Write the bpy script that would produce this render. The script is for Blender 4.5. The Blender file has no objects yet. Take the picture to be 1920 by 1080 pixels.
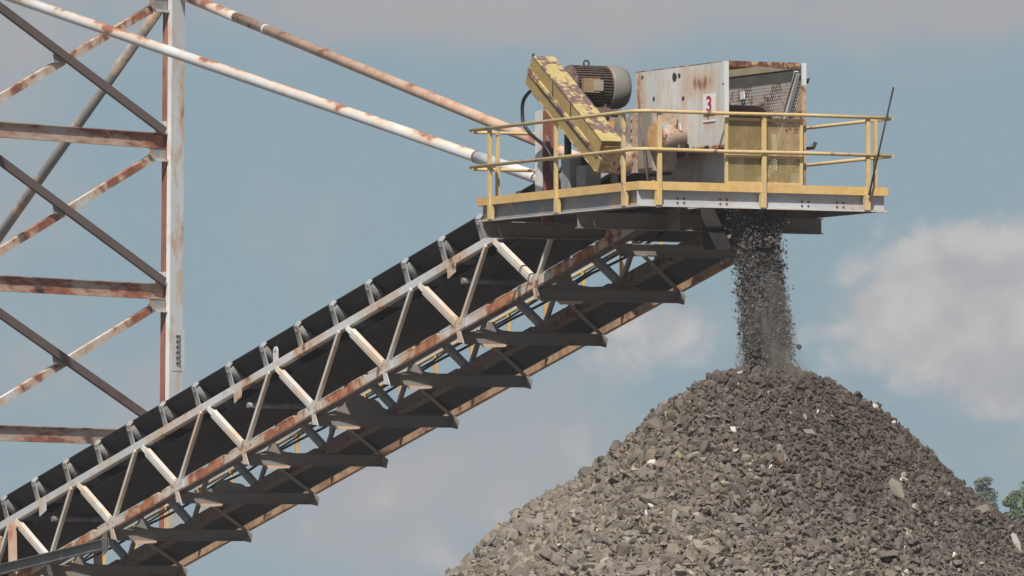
import bpy, math, random
import numpy as np
from mathutils import Vector, Matrix

random.seed(7)
RNG = np.random.default_rng(11)
PI = math.pi
R = math.radians
sc = bpy.context.scene
COL = sc.collection

# ------------------------------------------------------------------ camera, sky, sun, exposure
# World axes: +X runs along the conveyor towards its discharge end, +Y across it, +Z up, metres.
VIEW_YAW = R(26.6)
RIGHT = Vector((math.sin(VIEW_YAW), math.cos(VIEW_YAW), 0))
AHEAD = Vector((-math.cos(VIEW_YAW), math.sin(VIEW_YAW), 0))
CAM_LOC = Vector((112.777, -58.425, 1.699))
cam_data = bpy.data.cameras.new('camera')
cam_data.sensor_width = 36.0
cam_data.lens = 17500.0 / 1920.0 * 36.0
cam_data.clip_start = 1.0
cam_data.clip_end = 6000.0
cam = bpy.data.objects.new('camera', cam_data)
COL.objects.link(cam)
cam.location = CAM_LOC
look = AHEAD * math.cos(R(2.4377)) + Vector((0, 0, 1)) * math.sin(R(2.4377))
cam.rotation_euler = look.to_track_quat('-Z', 'Y').to_euler()
sc.camera = cam

SUN_AZ = Vector((0.80, -0.60, 0)).normalized()
SUN_EL = R(50)
sun_dir = SUN_AZ * math.cos(SUN_EL) + Vector((0, 0, 1)) * math.sin(SUN_EL)
sun_data = bpy.data.lights.new('sun', 'SUN')
sun_data.energy = 5.0
sun_data.angle = R(0.6)
sun_data.color = (1.0, 0.955, 0.89)
sun = bpy.data.objects.new('sun', sun_data)
COL.objects.link(sun)
sun.rotation_euler = (-sun_dir).to_track_quat('-Z', 'Y').to_euler()
sun.location = (0, 0, 60)

sc.view_settings.view_transform = 'Standard'
sc.view_settings.look = 'None'
sc.view_settings.gamma = 1.0
sc.view_settings.exposure = 0.0
sc.view_settings.use_curve_mapping = False


class NT:
    """small helper for writing shader trees"""
    def __init__(self, tree):
        self.t = tree
        self.n = tree.nodes
        self.l = tree.links

    def node(self, kind, **kw):
        nd = self.n.new(kind)
        for k, v in kw.items():
            setattr(nd, k, v)
        return nd

    def put(self, sock, v):
        if isinstance(v, bpy.types.NodeSocket):
            self.l.new(v, sock)
        elif v is not None:
            sock.default_value = v

    def math(self, op, a, b=None, c=None, clamp=False):
        nd = self.node('ShaderNodeMath', operation=op, use_clamp=clamp)
        self.put(nd.inputs[0], a)
        if b is not None:
            self.put(nd.inputs[1], b)
        if c is not None:
            self.put(nd.inputs[2], c)
        return nd.outputs[0]

    def vmath(self, op, a, b=None):
        nd = self.node('ShaderNodeVectorMath', operation=op)
        self.put(nd.inputs[0], a)
        if b is not None:
            self.put(nd.inputs[1], b)
        return nd.outputs['Value'] if op in ('DOT_PRODUCT', 'LENGTH') else nd.outputs['Vector']

    def noise(self, vec, scale, detail=4.0, rough=0.55, dist=0.0):
        nd = self.node('ShaderNodeTexNoise')
        self.put(nd.inputs['Vector'], vec)
        nd.inputs['Scale'].default_value = scale
        nd.inputs['Detail'].default_value = detail
        nd.inputs['Roughness'].default_value = rough
        nd.inputs['Distortion'].default_value = dist
        return nd.outputs['Fac']

    def smooth(self, v, lo, hi):
        nd = self.node('ShaderNodeMapRange', interpolation_type='SMOOTHSTEP')
        self.put(nd.inputs['Value'], v)
        nd.inputs['From Min'].default_value = lo
        nd.inputs['From Max'].default_value = hi
        return nd.outputs['Result']

    def mix(self, f, a, b):
        nd = self.node('ShaderNodeMix', data_type='RGBA')
        self.put(nd.inputs[0], f)
        self.put(nd.inputs[6], a if isinstance(a, bpy.types.NodeSocket) else (*a, 1))
        self.put(nd.inputs[7], b if isinstance(b, bpy.types.NodeSocket) else (*b, 1))
        return nd.outputs[2]

    def scalevec(self, v, s):
        return self.vmath('MULTIPLY', v, s)


world = bpy.data.worlds.new('World')
sc.world = world
world.use_nodes = True
wn = NT(world.node_tree)
wn.n.clear()
sky = wn.node('ShaderNodeTexSky', sky_type='NISHITA')
sky.sun_disc = False
sky.sun_elevation = SUN_EL
sky.sun_rotation = math.atan2(SUN_AZ.x, SUN_AZ.y)
sky.air_density = 1.0
sky.dust_density = 1.0
sky.ozone_density = 2.0
nish = wn.node('ShaderNodeVectorMath', operation='SCALE')
wn.put(nish.inputs[0], sky.outputs[0])
nish.inputs['Scale'].default_value = 0.06
tc = wn.node('ShaderNodeTexCoord').outputs['Generated']
SKY_UNIT = 175.0          # 1 unit = about a third of a degree
ax = wn.math('MULTIPLY', wn.vmath('DOT_PRODUCT', tc, tuple(RIGHT)), SKY_UNIT)
ay = wn.vmath('DOT_PRODUCT', tc, tuple(AHEAD))
az = wn.math('MULTIPLY', wn.node('ShaderNodeSeparateXYZ').outputs[2], SKY_UNIT)
sep = [n for n in wn.n if n.bl_idname == 'ShaderNodeSeparateXYZ'][0]
wn.put(sep.inputs[0], tc)
comb = wn.node('ShaderNodeCombineXYZ')
wn.put(comb.inputs[0], ax)
wn.put(comb.inputs[1], wn.math('MULTIPLY', ay, SKY_UNIT))
wn.put(comb.inputs[2], wn.math('MULTIPLY', az, 1.25))
P3 = comb.outputs[0]
n_big = wn.noise(P3, 0.22, 4, 0.5, 0.3)
n_mid = wn.noise(P3, 0.65, 5, 0.55, 0.2)
n_fine = wn.noise(P3, 1.7, 4, 0.55)


def blob(x, z, rx, rz, w, soft=1.0):
    """a soft patch of cloud centred on a direction; x to the right, z up, in SKY_UNITs"""
    dx = wn.math('DIVIDE', wn.math('SUBTRACT', ax, x), rx)
    dz = wn.math('DIVIDE', wn.math('SUBTRACT', az, z), rz)
    d = wn.math('ADD', wn.math('MULTIPLY', dx, dx), wn.math('MULTIPLY', dz, dz))
    return wn.math('MULTIPLY', wn.math('EXPONENT', wn.math('MULTIPLY', d, -1.0)), w)


def total(items):
    s = items[0]
    for i in items[1:]:
        s = wn.math('ADD', s, i)
    return s


# photo pixel (px,py) -> x=(px-960)/100, z=(1285-py)/100 in these units
cum = total([blob(7.7, 6.9, 2.1, 1.15, 0.95), blob(8.3, 7.9, 1.0, 0.75, 0.7), blob(9.7, 7.0, 1.7, 1.5, 0.8), blob(8.8, 5.8, 1.5, 0.7, 0.4),
             blob(2.9, 6.8, 1.5, 0.8, 0.72), blob(1.9, 5.9, 1.3, 0.5, 0.35), blob(9.2, 5.2, 1.0, 0.4, 0.35), blob(-3.3, 9.4, 0.7, 0.7, 0.25),
             blob(-2.2, 3.1, 1.6, 0.9, 0.42), blob(1.2, 4.9, 0.9, 1.0, 0.42), blob(-0.6, 2.4, 1.2, 0.8, 0.35)])
cum = wn.math('ADD', cum, wn.math('MULTIPLY', wn.math('SUBTRACT', n_mid, 0.5), 1.25))
cum = wn.math('ADD', cum, wn.math('MULTIPLY', wn.math('SUBTRACT', n_fine, 0.5), 0.5))
cum_m = wn.math('MULTIPLY', wn.smooth(cum, 0.24, 0.82), 0.92)
veil = total([blob(-1.0, 12.9, 9.0, 1.15, 0.85), blob(8.2, 12.6, 4.0, 1.1, 0.6), blob(-9.6, 10.2, 2.0, 2.6, 0.5), blob(-9.6, 6.8, 2.0, 1.9, 0.35),
              blob(-3.2, 8.9, 1.2, 1.0, 0.22), blob(-1.6, 4.2, 2.6, 2.0, 0.5), blob(1.0, 5.6, 1.6, 1.6, 0.45),
              blob(-2.8, 3.0, 2.0, 1.2, 0.35), blob(9.4, 4.3, 3.5, 2.0, 0.35), blob(-6.8, 5.3, 1.4, 1.0, 0.3)])
veil = wn.math('ADD', veil, wn.math('MULTIPLY', wn.math('SUBTRACT', n_big, 0.5), 1.1))
veil = wn.math('ADD', veil, wn.math('MULTIPLY', wn.math('SUBTRACT', n_mid, 0.5), 0.85))
veil_m = wn.smooth(veil, 0.05, 0.85)
blue = wn.mix(wn.smooth(az, 2.0, 12.5), (0.275, 0.375, 0.425), (0.275, 0.375, 0.435))
low = wn.mix(veil_m, blue, (0.395, 0.395, 0.41))
low = wn.mix(cum_m, low, wn.mix(wn.smooth(n_mid, 0.35, 0.7), (0.42, 0.42, 0.435), (0.555, 0.537, 0.525)))
# high sky: clear blue with broken cloud
hi_cl = wn.smooth(wn.noise(tc, 3.0, 5, 0.6, 0.4), 0.52, 0.72)
high = wn.mix(hi_cl, nish.outputs[0], (0.26, 0.27, 0.29))
band = wn.smooth(az, 14.5, 40.0)
final = wn.mix(band, low, high)
bg = wn.node('ShaderNodeBackground')
wn.put(bg.inputs['Color'], final)
bg.inputs['Strength'].default_value = 1.0
wo = wn.node('ShaderNodeOutputWorld')
wn.l.new(bg.outputs[0], wo.inputs[0])


# ------------------------------------------------------------------ materials
def new_mat(name):
    m = bpy.data.materials.new(name)
    m.use_nodes = True
    nt = NT(m.node_tree)
    nt.n.clear()
    b = nt.node('ShaderNodeBsdfPrincipled')
    o = nt.node('ShaderNodeOutputMaterial')
    nt.l.new(b.outputs[0], o.inputs[0])
    pos = nt.node('ShaderNodeNewGeometry').outputs['Position']
    return m, nt, b, pos


def bump(nt, b, h, strength=0.3, dist=0.01):
    bp = nt.node('ShaderNodeBump')
    bp.inputs['Strength'].default_value = strength
    bp.inputs['Distance'].default_value = dist
    nt.put(bp.inputs['Height'], h)
    nt.l.new(bp.outputs[0], b.inputs['Normal'])


RUST_A = (0.42, 0.175, 0.085)
RUST_B = (0.20, 0.078, 0.045)
STAIN = (0.60, 0.40, 0.24)


def weathered(name, base, amount=0.5, scale=2.2, stretch=(1, 1, 1), base2=None, rough=0.55, rust_a=RUST_A, rust_b=RUST_B,
              stain=STAIN, stain_w=0.12, dirt=0.25, bay=None, seed=0.0, topside=0.0, edge=0.075, patches=()):
    """old paint with rust patches, a stained rim round them, dirt and chips"""
    m, nt, b, pos = new_mat(name)
    p = nt.vmath('ADD', nt.scalevec(pos, stretch), (seed, seed * 1.7, seed * 0.6))
    n1 = nt.noise(p, scale, 6, 0.62, 0.35)
    n2 = nt.noise(p, scale * 5.5, 5, 0.6)
    n3 = nt.noise(p, scale * 0.6, 3, 0.5)
    f = nt.math('ADD', nt.math('MULTIPLY', n1, 0.68), nt.math('MULTIPLY', n2, 0.32))
    if bay:                      # paint renewed round the welded joints, rust between them
        x0, length, w = bay
        sx = nt.node('ShaderNodeSeparateXYZ')
        nt.put(sx.inputs[0], pos)
        c = nt.math('COSINE', nt.math('MULTIPLY', nt.math('SUBTRACT', sx.outputs[0], x0), 2 * PI / length))
        f = nt.math('SUBTRACT', f, nt.math('MULTIPLY', c, w))
    if topside:
        sn = nt.node('ShaderNodeSeparateXYZ')
        nt.put(sn.inputs[0], nt.node('ShaderNodeNewGeometry').outputs['Normal'])
        f = nt.math('ADD', f, nt.math('MULTIPLY', sn.outputs[2], topside))
    for (cx, cy, cz), (rx, ry, rz), w in patches:      # single worn places: centre, radii, weight
        dv = nt.vmath('DIVIDE', nt.vmath('SUBTRACT', pos, (cx, cy, cz)), (rx, ry, rz))
        g_ = nt.math('EXPONENT', nt.math('MULTIPLY', nt.vmath('DOT_PRODUCT', dv, dv), -1.0))
        f = nt.math('ADD', f, nt.math('MULTIPLY', g_, w))
    th = 0.72 - 0.42 * amount
    rust = nt.smooth(f, th, th + edge)
    rim = nt.smooth(f, th - stain_w, th + 0.005)
    base2 = base2 or tuple(c * 0.82 for c in base)
    paint = nt.mix(nt.smooth(n3, 0.35, 0.65), base, base2)
    paint = nt.mix(nt.math('MULTIPLY', nt.smooth(n2, 0.5, 0.75), dirt), paint, tuple(c * 0.45 for c in base))
    rc = nt.mix(nt.smooth(n2, 0.38, 0.62), rust_a, rust_b)
    col = nt.mix(nt.math('MULTIPLY', rim, 0.75), paint, stain)
    col = nt.mix(rust, col, rc)
    nt.put(b.inputs['Base Color'], col)
    nt.put(b.inputs['Roughness'], nt.math('ADD', nt.math('MULTIPLY', rust, 0.3), rough))
    b.inputs['Specular IOR Level'].default_value = 0.35
    bump(nt, b, nt.math('SUBTRACT', n2, nt.math('MULTIPLY', rust, 0.5)), 0.35, 0.006)
    return m


def plain(name, base, var=0.3, scale=6.0, rough=0.6, spec=0.3, base2=None, bumps=0.2):
    m, nt, b, pos = new_mat(name)
    n = nt.noise(pos, scale, 5, 0.6)
    n2 = nt.noise(pos, scale * 6, 4, 0.6)
    base2 = base2 or tuple(c * (1 - var) for c in base)
    col = nt.mix(nt.smooth(nt.math('ADD', nt.math('MULTIPLY', n, 0.65), nt.math('MULTIPLY', n2, 0.35)), 0.36, 0.64), base, base2)
    nt.put(b.inputs['Base Color'], col)
    b.inputs['Roughness'].default_value = rough
    b.inputs['Specular IOR Level'].default_value = spec
    bump(nt, b, n2, bumps, 0.005)
    return m


WHITE = (0.66, 0.67, 0.66)
GREY = (0.30, 0.31, 0.31)
CREAM = (0.62, 0.50, 0.30)
M = {}
M['paint'] = weathered('grey_white_paint', WHITE, 0.34, 0.9, seed=3, stain_w=0.13, bay=(-7.2, 2.45, 0.05))
M['chord_low'] = weathered('bottom_chord_paint', (0.63, 0.64, 0.635), 0.58, 1.0, bay=(-5.9, 2.45, 0.13), seed=1, stain_w=0.11, rust_a=(0.50, 0.22, 0.10), rust_b=(0.30, 0.105, 0.055))
M['web'] = weathered('brace_paint', (0.68, 0.66, 0.61), 0.30, 1.3, seed=5, stain_w=0.20, stain=(0.64, 0.45, 0.28), rust_a=(0.46, 0.22, 0.12), rust_b=(0.28, 0.12, 0.07))
M['brown'] = weathered('rusted_brown_steel', (0.17, 0.115, 0.095), 0.55, 1.7, seed=9, rust_a=(0.20, 0.085, 0.06), rust_b=(0.11, 0.055, 0.043), stain=(0.20, 0.14, 0.11), rough=0.75, edge=0.12)
M['under'] = weathered('underside_steel', (0.26, 0.232, 0.205), 0.38, 1.2, seed=2, rust_a=(0.22, 0.125, 0.09), rust_b=(0.15, 0.095, 0.075), stain=(0.25, 0.2, 0.165), rough=0.75, edge=0.14)
M['grey'] = weathered('grey_paint', GREY, 0.28, 1.8, seed=4)
M['column'] = weathered('column_paint', (0.68, 0.68, 0.66), 0.33, 0.9, (1, 1, 0.45), seed=8, stain_w=0.08, rust_a=(0.44, 0.19, 0.11), rust_b=(0.30, 0.12, 0.08))
M['column_rust'] = weathered('column_web_rust', (0.40, 0.24, 0.17), 0.85, 0.9, (1, 1, 0.22), seed=6, rust_a=(0.30, 0.12, 0.085), rust_b=(0.21, 0.08, 0.058), edge=0.1, stain=(0.36, 0.17, 0.11))
M['tower_brown'] = weathered('tower_brace_brown', (0.15, 0.12, 0.105), 0.52, 0.55, seed=12, rust_a=(0.15, 0.075, 0.065), rust_b=(0.10, 0.055, 0.05), stain=(0.16, 0.115, 0.10), rough=0.8, edge=0.16)
M['tower_beam'] = weathered('tower_beam_paint', (0.50, 0.45, 0.40), 0.60, 0.6, (1, 1, 3.5), seed=14, rust_a=(0.42, 0.165, 0.095), rust_b=(0.25, 0.10, 0.07), edge=0.10, stain=(0.50, 0.32, 0.21), stain_w=0.08)
M['tower_light'] = weathered('tower_brace_light', (0.70, 0.68, 0.64), 0.54, 0.6, seed=16, stain_w=0.08, rust_a=(0.44, 0.17, 0.10), rust_b=(0.26, 0.10, 0.065), edge=0.07)
M['pipe_white'] = weathered('white_pipe_paint', (0.72, 0.72, 0.71), 0.37, 0.75, (0.6, 1, 1), seed=21, topside=0.10, stain=(0.66, 0.50, 0.35), stain_w=0.11, rust_a=(0.44, 0.2, 0.115), rust_b=(0.30, 0.125, 0.075))
M['pipe_new'] = weathered('fresh_white_paint', (0.78, 0.78, 0.78), 0.16, 4.0, seed=23, rust_a=(0.1, 0.06, 0.05), dirt=0.1)
M['pipe_rust'] = weathered('mottled_pipe_paint', (0.66, 0.54, 0.43), 0.48, 1.3, (0.9, 1, 1), seed=26, topside=0.05, rust_a=(0.46, 0.20, 0.115), rust_b=(0.30, 0.115, 0.07), edge=0.13, stain=(0.58, 0.36, 0.23), stain_w=0.17)
M['pipe_grey'] = weathered('grey_pipe_paint', (0.27, 0.265, 0.25), 0.27, 1.0, seed=28)
M['yellow'] = weathered('yellow_paint', (0.70, 0.48, 0.175), 0.20, 2.4, seed=31, stain=(0.60, 0.34, 0.12), base2=(0.68, 0.46, 0.20), rust_a=(0.36, 0.16, 0.07), rust_b=(0.2, 0.09, 0.05), stain_w=0.2)
M['yellow_rail'] = weathered('yellow_rail_paint', (0.64, 0.45, 0.165), 0.36, 2.6, seed=33, base2=(0.63, 0.48, 0.235), stain=(0.58, 0.42, 0.26), rust_a=(0.34, 0.19, 0.12), rust_b=(0.2, 0.105, 0.075), stain_w=0.1, dirt=0.45)
M['guard_yellow'] = weathered('drive_guard_yellow', (0.38, 0.262, 0.095), 0.24, 3.2, seed=35, base2=(0.33, 0.24, 0.10), stain=(0.44, 0.35, 0.14), rust_a=(0.14, 0.08, 0.06), rust_b=(0.08, 0.05, 0.045))
M['guard_top'] = weathered('drive_guard_flaking', (0.50, 0.385, 0.145), 0.60, 2.3, (1, 1, 1), seed=38, stain=(0.56, 0.45, 0.20), stain_w=0.07, rust_a=(0.22, 0.14, 0.12), rust_b=(0.15, 0.095, 0.085), edge=0.06, dirt=0.5)
M['hood'] = weathered('hood_paint', (0.70, 0.70, 0.67), 0.27, 1.5, (1, 1, 0.35), seed=41, stain=(0.60, 0.43, 0.29), stain_w=0.14, rust_a=(0.40, 0.19, 0.11), rust_b=(0.24, 0.11, 0.075), edge=0.12,
                      patches=(((-0.75, 1.36, 9.98), (0.32, 0.4, 0.16), 0.22), ((-0.6, 1.36, 9.55), (0.28, 0.4, 0.22), 0.15), ((-2.6, 1.36, 10.0), (0.14, 0.4, 0.5), 0.16), ((-2.05, 1.36, 10.0), (0.10, 0.4, 0.3), 0.11), ((-0.5, 1.36, 9.08), (0.9, 0.3, 0.035), 0.25)))
M['hood_edge'] = weathered('hood_rust_edge', (0.3, 0.2, 0.12), 0.72, 2.5, seed=43, rust_a=(0.27, 0.11, 0.055), rust_b=(0.10, 0.045, 0.03))
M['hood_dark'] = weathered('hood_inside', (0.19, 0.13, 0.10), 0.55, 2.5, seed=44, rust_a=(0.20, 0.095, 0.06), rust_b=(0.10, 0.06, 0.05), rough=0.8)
M['mesh_grey'] = weathered('screen_wire', (0.44, 0.39, 0.35), 0.58, 2.4, seed=47, rust_a=(0.30, 0.14, 0.08), rust_b=(0.15, 0.08, 0.055))
M['mesh_yellow'] = weathered('guard_wire', (0.47, 0.36, 0.14), 0.32, 2.0, seed=49, rust_a=(0.2, 0.1, 0.06))
M['motor'] = weathered('motor_brown', (0.10, 0.078, 0.07), 0.5, 4.0, seed=51, rust_a=(0.13, 0.06, 0.05), rust_b=(0.07, 0.042, 0.038), stain=(0.17, 0.12, 0.09), rough=0.5)
M['motor_box'] = weathered('motor_box_tan', (0.30, 0.20, 0.11), 0.35, 4.0, seed=52)
M['motor_cap'] = weathered('motor_cap_grey', (0.26, 0.245, 0.21), 0.30, 2.2, seed=54, rough=0.42, stain=(0.30, 0.21, 0.14), edge=0.12)
M['nameplate'] = plain('nameplate', (0.36, 0.33, 0.25), 0.15)
M['reducer'] = weathered('reducer_blue_grey', (0.27, 0.28, 0.30), 0.40, 3.0, seed=57, rust_a=(0.2, 0.1, 0.07))
M['orange'] = weathered('orange_flange', (0.55, 0.30, 0.10), 0.35, 3.5, seed=59)
M['steel_dark'] = plain('dark_steel', (0.05, 0.045, 0.042), 0.4, 8, 0.55)
M['bolt'] = plain('bolt_steel', (0.10, 0.095, 0.09), 0.3, 12, 0.5)
M['rubber'] = plain('belt_rubber', (0.009, 0.0085, 0.009), 0.35, 3, 0.62, 0.3, base2=(0.020, 0.019, 0.019), bumps=0.1)
M['rubber_low'] = plain('return_belt_rubber', (0.016, 0.014, 0.0135), 0.35, 2, 0.6, 0.35, base2=(0.032, 0.028, 0.026), bumps=0.1)
M['cable'] = plain('black_cable', (0.014, 0.015, 0.018), 0.2, 8, 0.45, 0.4)
M['roller'] = weathered('roller_steel', (0.17, 0.166, 0.163), 0.42, 3.5, seed=61, stain=(0.25, 0.24, 0.23), rust_a=(0.45, 0.44, 0.42), rust_b=(0.27, 0.26, 0.25), stain_w=0.10, rough=0.6)
M['bracket'] = weathered('idler_bracket_paint', (0.44, 0.445, 0.44), 0.30, 3.0, seed=63, stain=(0.36, 0.32, 0.27))
M['stringer'] = weathered('stringer_paint', (0.52, 0.52, 0.52), 0.30, 1.6, (1, 1, 2), seed=71, stain=(0.48, 0.38, 0.31))
M['strut'] = weathered('strut_paint', (0.145, 0.15, 0.15), 0.20, 2.0, seed=73)
M['liner'] = plain('hood_liner_tan', (0.42, 0.34, 0.20), 0.2, 3)
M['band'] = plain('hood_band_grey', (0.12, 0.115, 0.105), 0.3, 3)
M['edge_brown'] = weathered('walkway_edge_rust', (0.34, 0.20, 0.12), 0.5, 1.6, seed=77, rust_a=(0.28, 0.12, 0.07), rust_b=(0.14, 0.065, 0.045), edge=0.14, rough=0.8)
M['walk'] = plain('walkway_plate', (0.05, 0.047, 0.045), 0.3, 3, 0.8)
M['sign_white'] = plain('sign_white', (0.80, 0.79, 0.78), 0.06)
M['sign_red'] = plain('sign_red', (0.45, 0.02, 0.06), 0.1)
M['trunk'] = plain('bark', (0.09, 0.07, 0.05), 0.3)


def leaf_mat(name, c):
    m, nt, b, pos = new_mat(name)
    n = nt.noise(pos, 1.3, 4, 0.6)
    nt.put(b.inputs['Base Color'], nt.mix(nt.smooth(n, 0.35, 0.65), c, tuple(x * 0.5 for x in c)))
    b.inputs['Roughness'].default_value = 0.7
    return m


M['leaf_a'] = leaf_mat('foliage_mid', (0.15, 0.22, 0.10))
M['leaf_b'] = leaf_mat('foliage_hazed', (0.20, 0.26, 0.19))  # paler and greyer green, distance haze put into the leaf colour


def stone_mat():
    m, nt, b, pos = new_mat('gravel')
    at = nt.node('ShaderNodeAttribute')
    at.attribute_name = 'stone'
    n = nt.noise(pos, 26, 5, 0.65)
    n2 = nt.noise(pos, 9, 3, 0.5)
    mul = nt.math('ADD', 0.72, nt.math('MULTIPLY', nt.math('ADD', nt.math('MULTIPLY', n, 0.6), nt.math('MULTIPLY', n2, 0.4)), 0.56))
    v = nt.node('ShaderNodeVectorMath', operation='SCALE')
    nt.put(v.inputs[0], at.outputs['Color'])
    nt.put(v.inputs['Scale'], mul)
    nt.put(b.inputs['Base Color'], v.outputs[0])
    b.inputs['Roughness'].default_value = 0.9
    b.inputs['Specular IOR Level'].default_value = 0.2
    bump(nt, b, n, 0.5, 0.012)
    return m


M['stone'] = stone_mat()


# ------------------------------------------------------------------ geometry helpers
class MB:
    """collects faces; build() links them as ONE mesh object"""
    def __init__(self):
        self.v = []
        self.f = []
        self.s = []

    def add(self, vs, fs, smooth=False):
        o = len(self.v)
        self.v += [tuple(p) for p in vs]
        self.f += [tuple(i + o for i in f) for f in fs]
        self.s += list(smooth) if isinstance(smooth, list) else [smooth] * len(fs)
        return self

    def box(self, lo, hi):
        x0, y0, z0 = lo
        x1, y1, z1 = hi
        v = [(x0, y0, z0), (x1, y0, z0), (x1, y1, z0), (x0, y1, z0), (x0, y0, z1), (x1, y0, z1), (x1, y1, z1), (x0, y1, z1)]
        return self.add(v, [(0, 3, 2, 1), (4, 5, 6, 7), (0, 1, 5, 4), (1, 2, 6, 5), (2, 3, 7, 6), (3, 0, 4, 7)])

    def prof(self, p0, p1, poly, up=(0, 0, 1)):
        """extrude a closed 2-D outline (side, up) from p0 to p1"""
        p0, p1 = Vector(p0), Vector(p1)
        d = (p1 - p0).normalized()
        s = d.cross(Vector(up)).normalized()
        u = s.cross(d).normalized()
        n = len(poly)
        v = [p0 + s * a + u * b for a, b in poly] + [p1 + s * a + u * b for a, b in poly]
        f = [(i, (i + 1) % n, n + (i + 1) % n, n + i) for i in range(n)]
        f += [tuple(range(n - 1, -1, -1)), tuple(range(n, 2 * n))]
        return self.add(v, f)

    def bar(self, p0, p1, w, h, up=(0, 0, 1)):
        c = min(w, h) * 0.07
        a, b = w / 2, h / 2
        return self.prof(p0, p1, [(-a + c, -b), (a - c, -b), (a, -b + c), (a, b - c), (a - c, b), (-a + c, b), (-a, b - c), (-a, -b + c)], up)

    def tube(self, pts, r, n=12, caps=True):
        pts = [Vector(p) for p in pts]
        rs = r if isinstance(r, (list, tuple)) else [r] * len(pts)
        vs, prev = [], None
        for i, p in enumerate(pts):
            d = (pts[min(i + 1, len(pts) - 1)] - pts[max(i - 1, 0)]).normalized()
            if prev is None:
                a = d.cross(Vector((0, 0, 1)) if abs(d.z) < 0.9 else Vector((1, 0, 0))).normalized()
            else:
                a = (prev - d * prev.dot(d)).normalized()
            prev = a
            b = d.cross(a)
            vs += [p + (a * math.cos(2 * PI * k / n) + b * math.sin(2 * PI * k / n)) * rs[i] for k in range(n)]
        fs = [(i * n + k, i * n + (k + 1) % n, (i + 1) * n + (k + 1) % n, (i + 1) * n + k) for i in range(len(pts) - 1) for k in range(n)]
        sm = [True] * len(fs)
        if caps:
            fs += [tuple(range(n - 1, -1, -1)), tuple(range((len(pts) - 1) * n, len(pts) * n))]
            sm += [False, False]
        return self.add(vs, fs, sm)

    def plate(self, pts, thick):
        """flat outline given as 3-D points, thickened along the vector thick"""
        pts = [Vector(p) for p in pts]
        t = Vector(thick)
        n = len(pts)
        f = [tuple(range(n)), tuple(range(2 * n - 1, n - 1, -1))] + [(i, n + i, n + (i + 1) % n, (i + 1) % n) for i in range(n)]
        return self.add(pts + [p + t for p in pts], f)

    def bolt(self, p, axis, r=0.014, h=0.014):
        p, a = Vector(p), Vector(axis).normalized()
        return self.tube([p, p + a * h], r, 6)

    def build(self, name, mat, parent=None):
        c = Vector(((min(p[i] for p in self.v) + max(p[i] for p in self.v)) / 2 for i in range(3)))
        me = bpy.data.meshes.new(name)
        me.from_pydata([Vector(p) - c for p in self.v], [], self.f)
        me.polygons.foreach_set('use_smooth', self.s)
        mats = mat if isinstance(mat, (list, tuple)) else [mat]
        for m in mats:
            me.materials.append(m)
        o = bpy.data.objects.new(name, me)
        COL.objects.link(o)
        base = c
        if parent is not None:
            o.parent = parent
            q = parent
            while q is not None:
                base = base - q.location
                q = q.parent
        o.location = base
        # outward normals
        import bmesh
        bm = bmesh.new()
        bm.from_mesh(me)
        bmesh.ops.recalc_face_normals(bm, faces=bm.faces)
        bm.to_mesh(me)
        bm.free()
        return o


def thing(name, label, cat, loc, group=None):
    o = bpy.data.objects.new(name, None)
    o.empty_display_size = 0.2
    o.location = loc
    COL.objects.link(o)
    return tag(o, label, cat, group)


def tag(o, label=None, cat=None, group=None, kind=None):
    for k, v in (('label', label), ('category', cat), ('group', group), ('kind', kind)):
        if v:
            o[k] = v
    return o


def dup(o, offset, parent=None):
    """copy an object and its children, moved by offset"""
    c = o.copy()
    COL.objects.link(c)
    if parent is not None:
        c.parent = parent
    c.location = o.location + Vector(offset)
    for ch in list(o.children):
        k = dup(ch, (0, 0, 0), c)
    return c


def channel(w, h, t):
    """C outline: web on the -side, flanges pointing to +side"""
    return [(0, -h / 2), (w, -h / 2), (w, -h / 2 + t), (t, -h / 2 + t), (t, h / 2 - t), (w, h / 2 - t), (w, h / 2), (0, h / 2)]


def channel_l(w, h, t):
    return [(-a, b) for a, b in channel(w, h, t)][::-1]


def ibeam(w, h, t):
    a, b = w / 2, h / 2
    return [(-a, -b), (a, -b), (a, -b + t), (t / 2, -b + t), (t / 2, b - t), (a, b - t), (a, b), (-a, b), (-a, b - t), (-t / 2, b - t), (-t / 2, -b + t), (-a, -b + t)]


def angle(w, h, t):
    return [(0, 0), (w, 0), (w, t), (t, t), (t, h), (0, h)]


# ------------------------------------------------------------------ ground and distant hills
g = MB()
g.add([(-3000, -3000, 0), (3000, -3000, 0), (3000, 3000, 0), (-3000, 3000, 0)], [(0, 1, 2, 3)])
ground = g.build('ground', plain('quarry_ground', (0.20, 0.18, 0.15), 0.35, 0.25, 0.95), None)
tag(ground, kind='structure')

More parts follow.
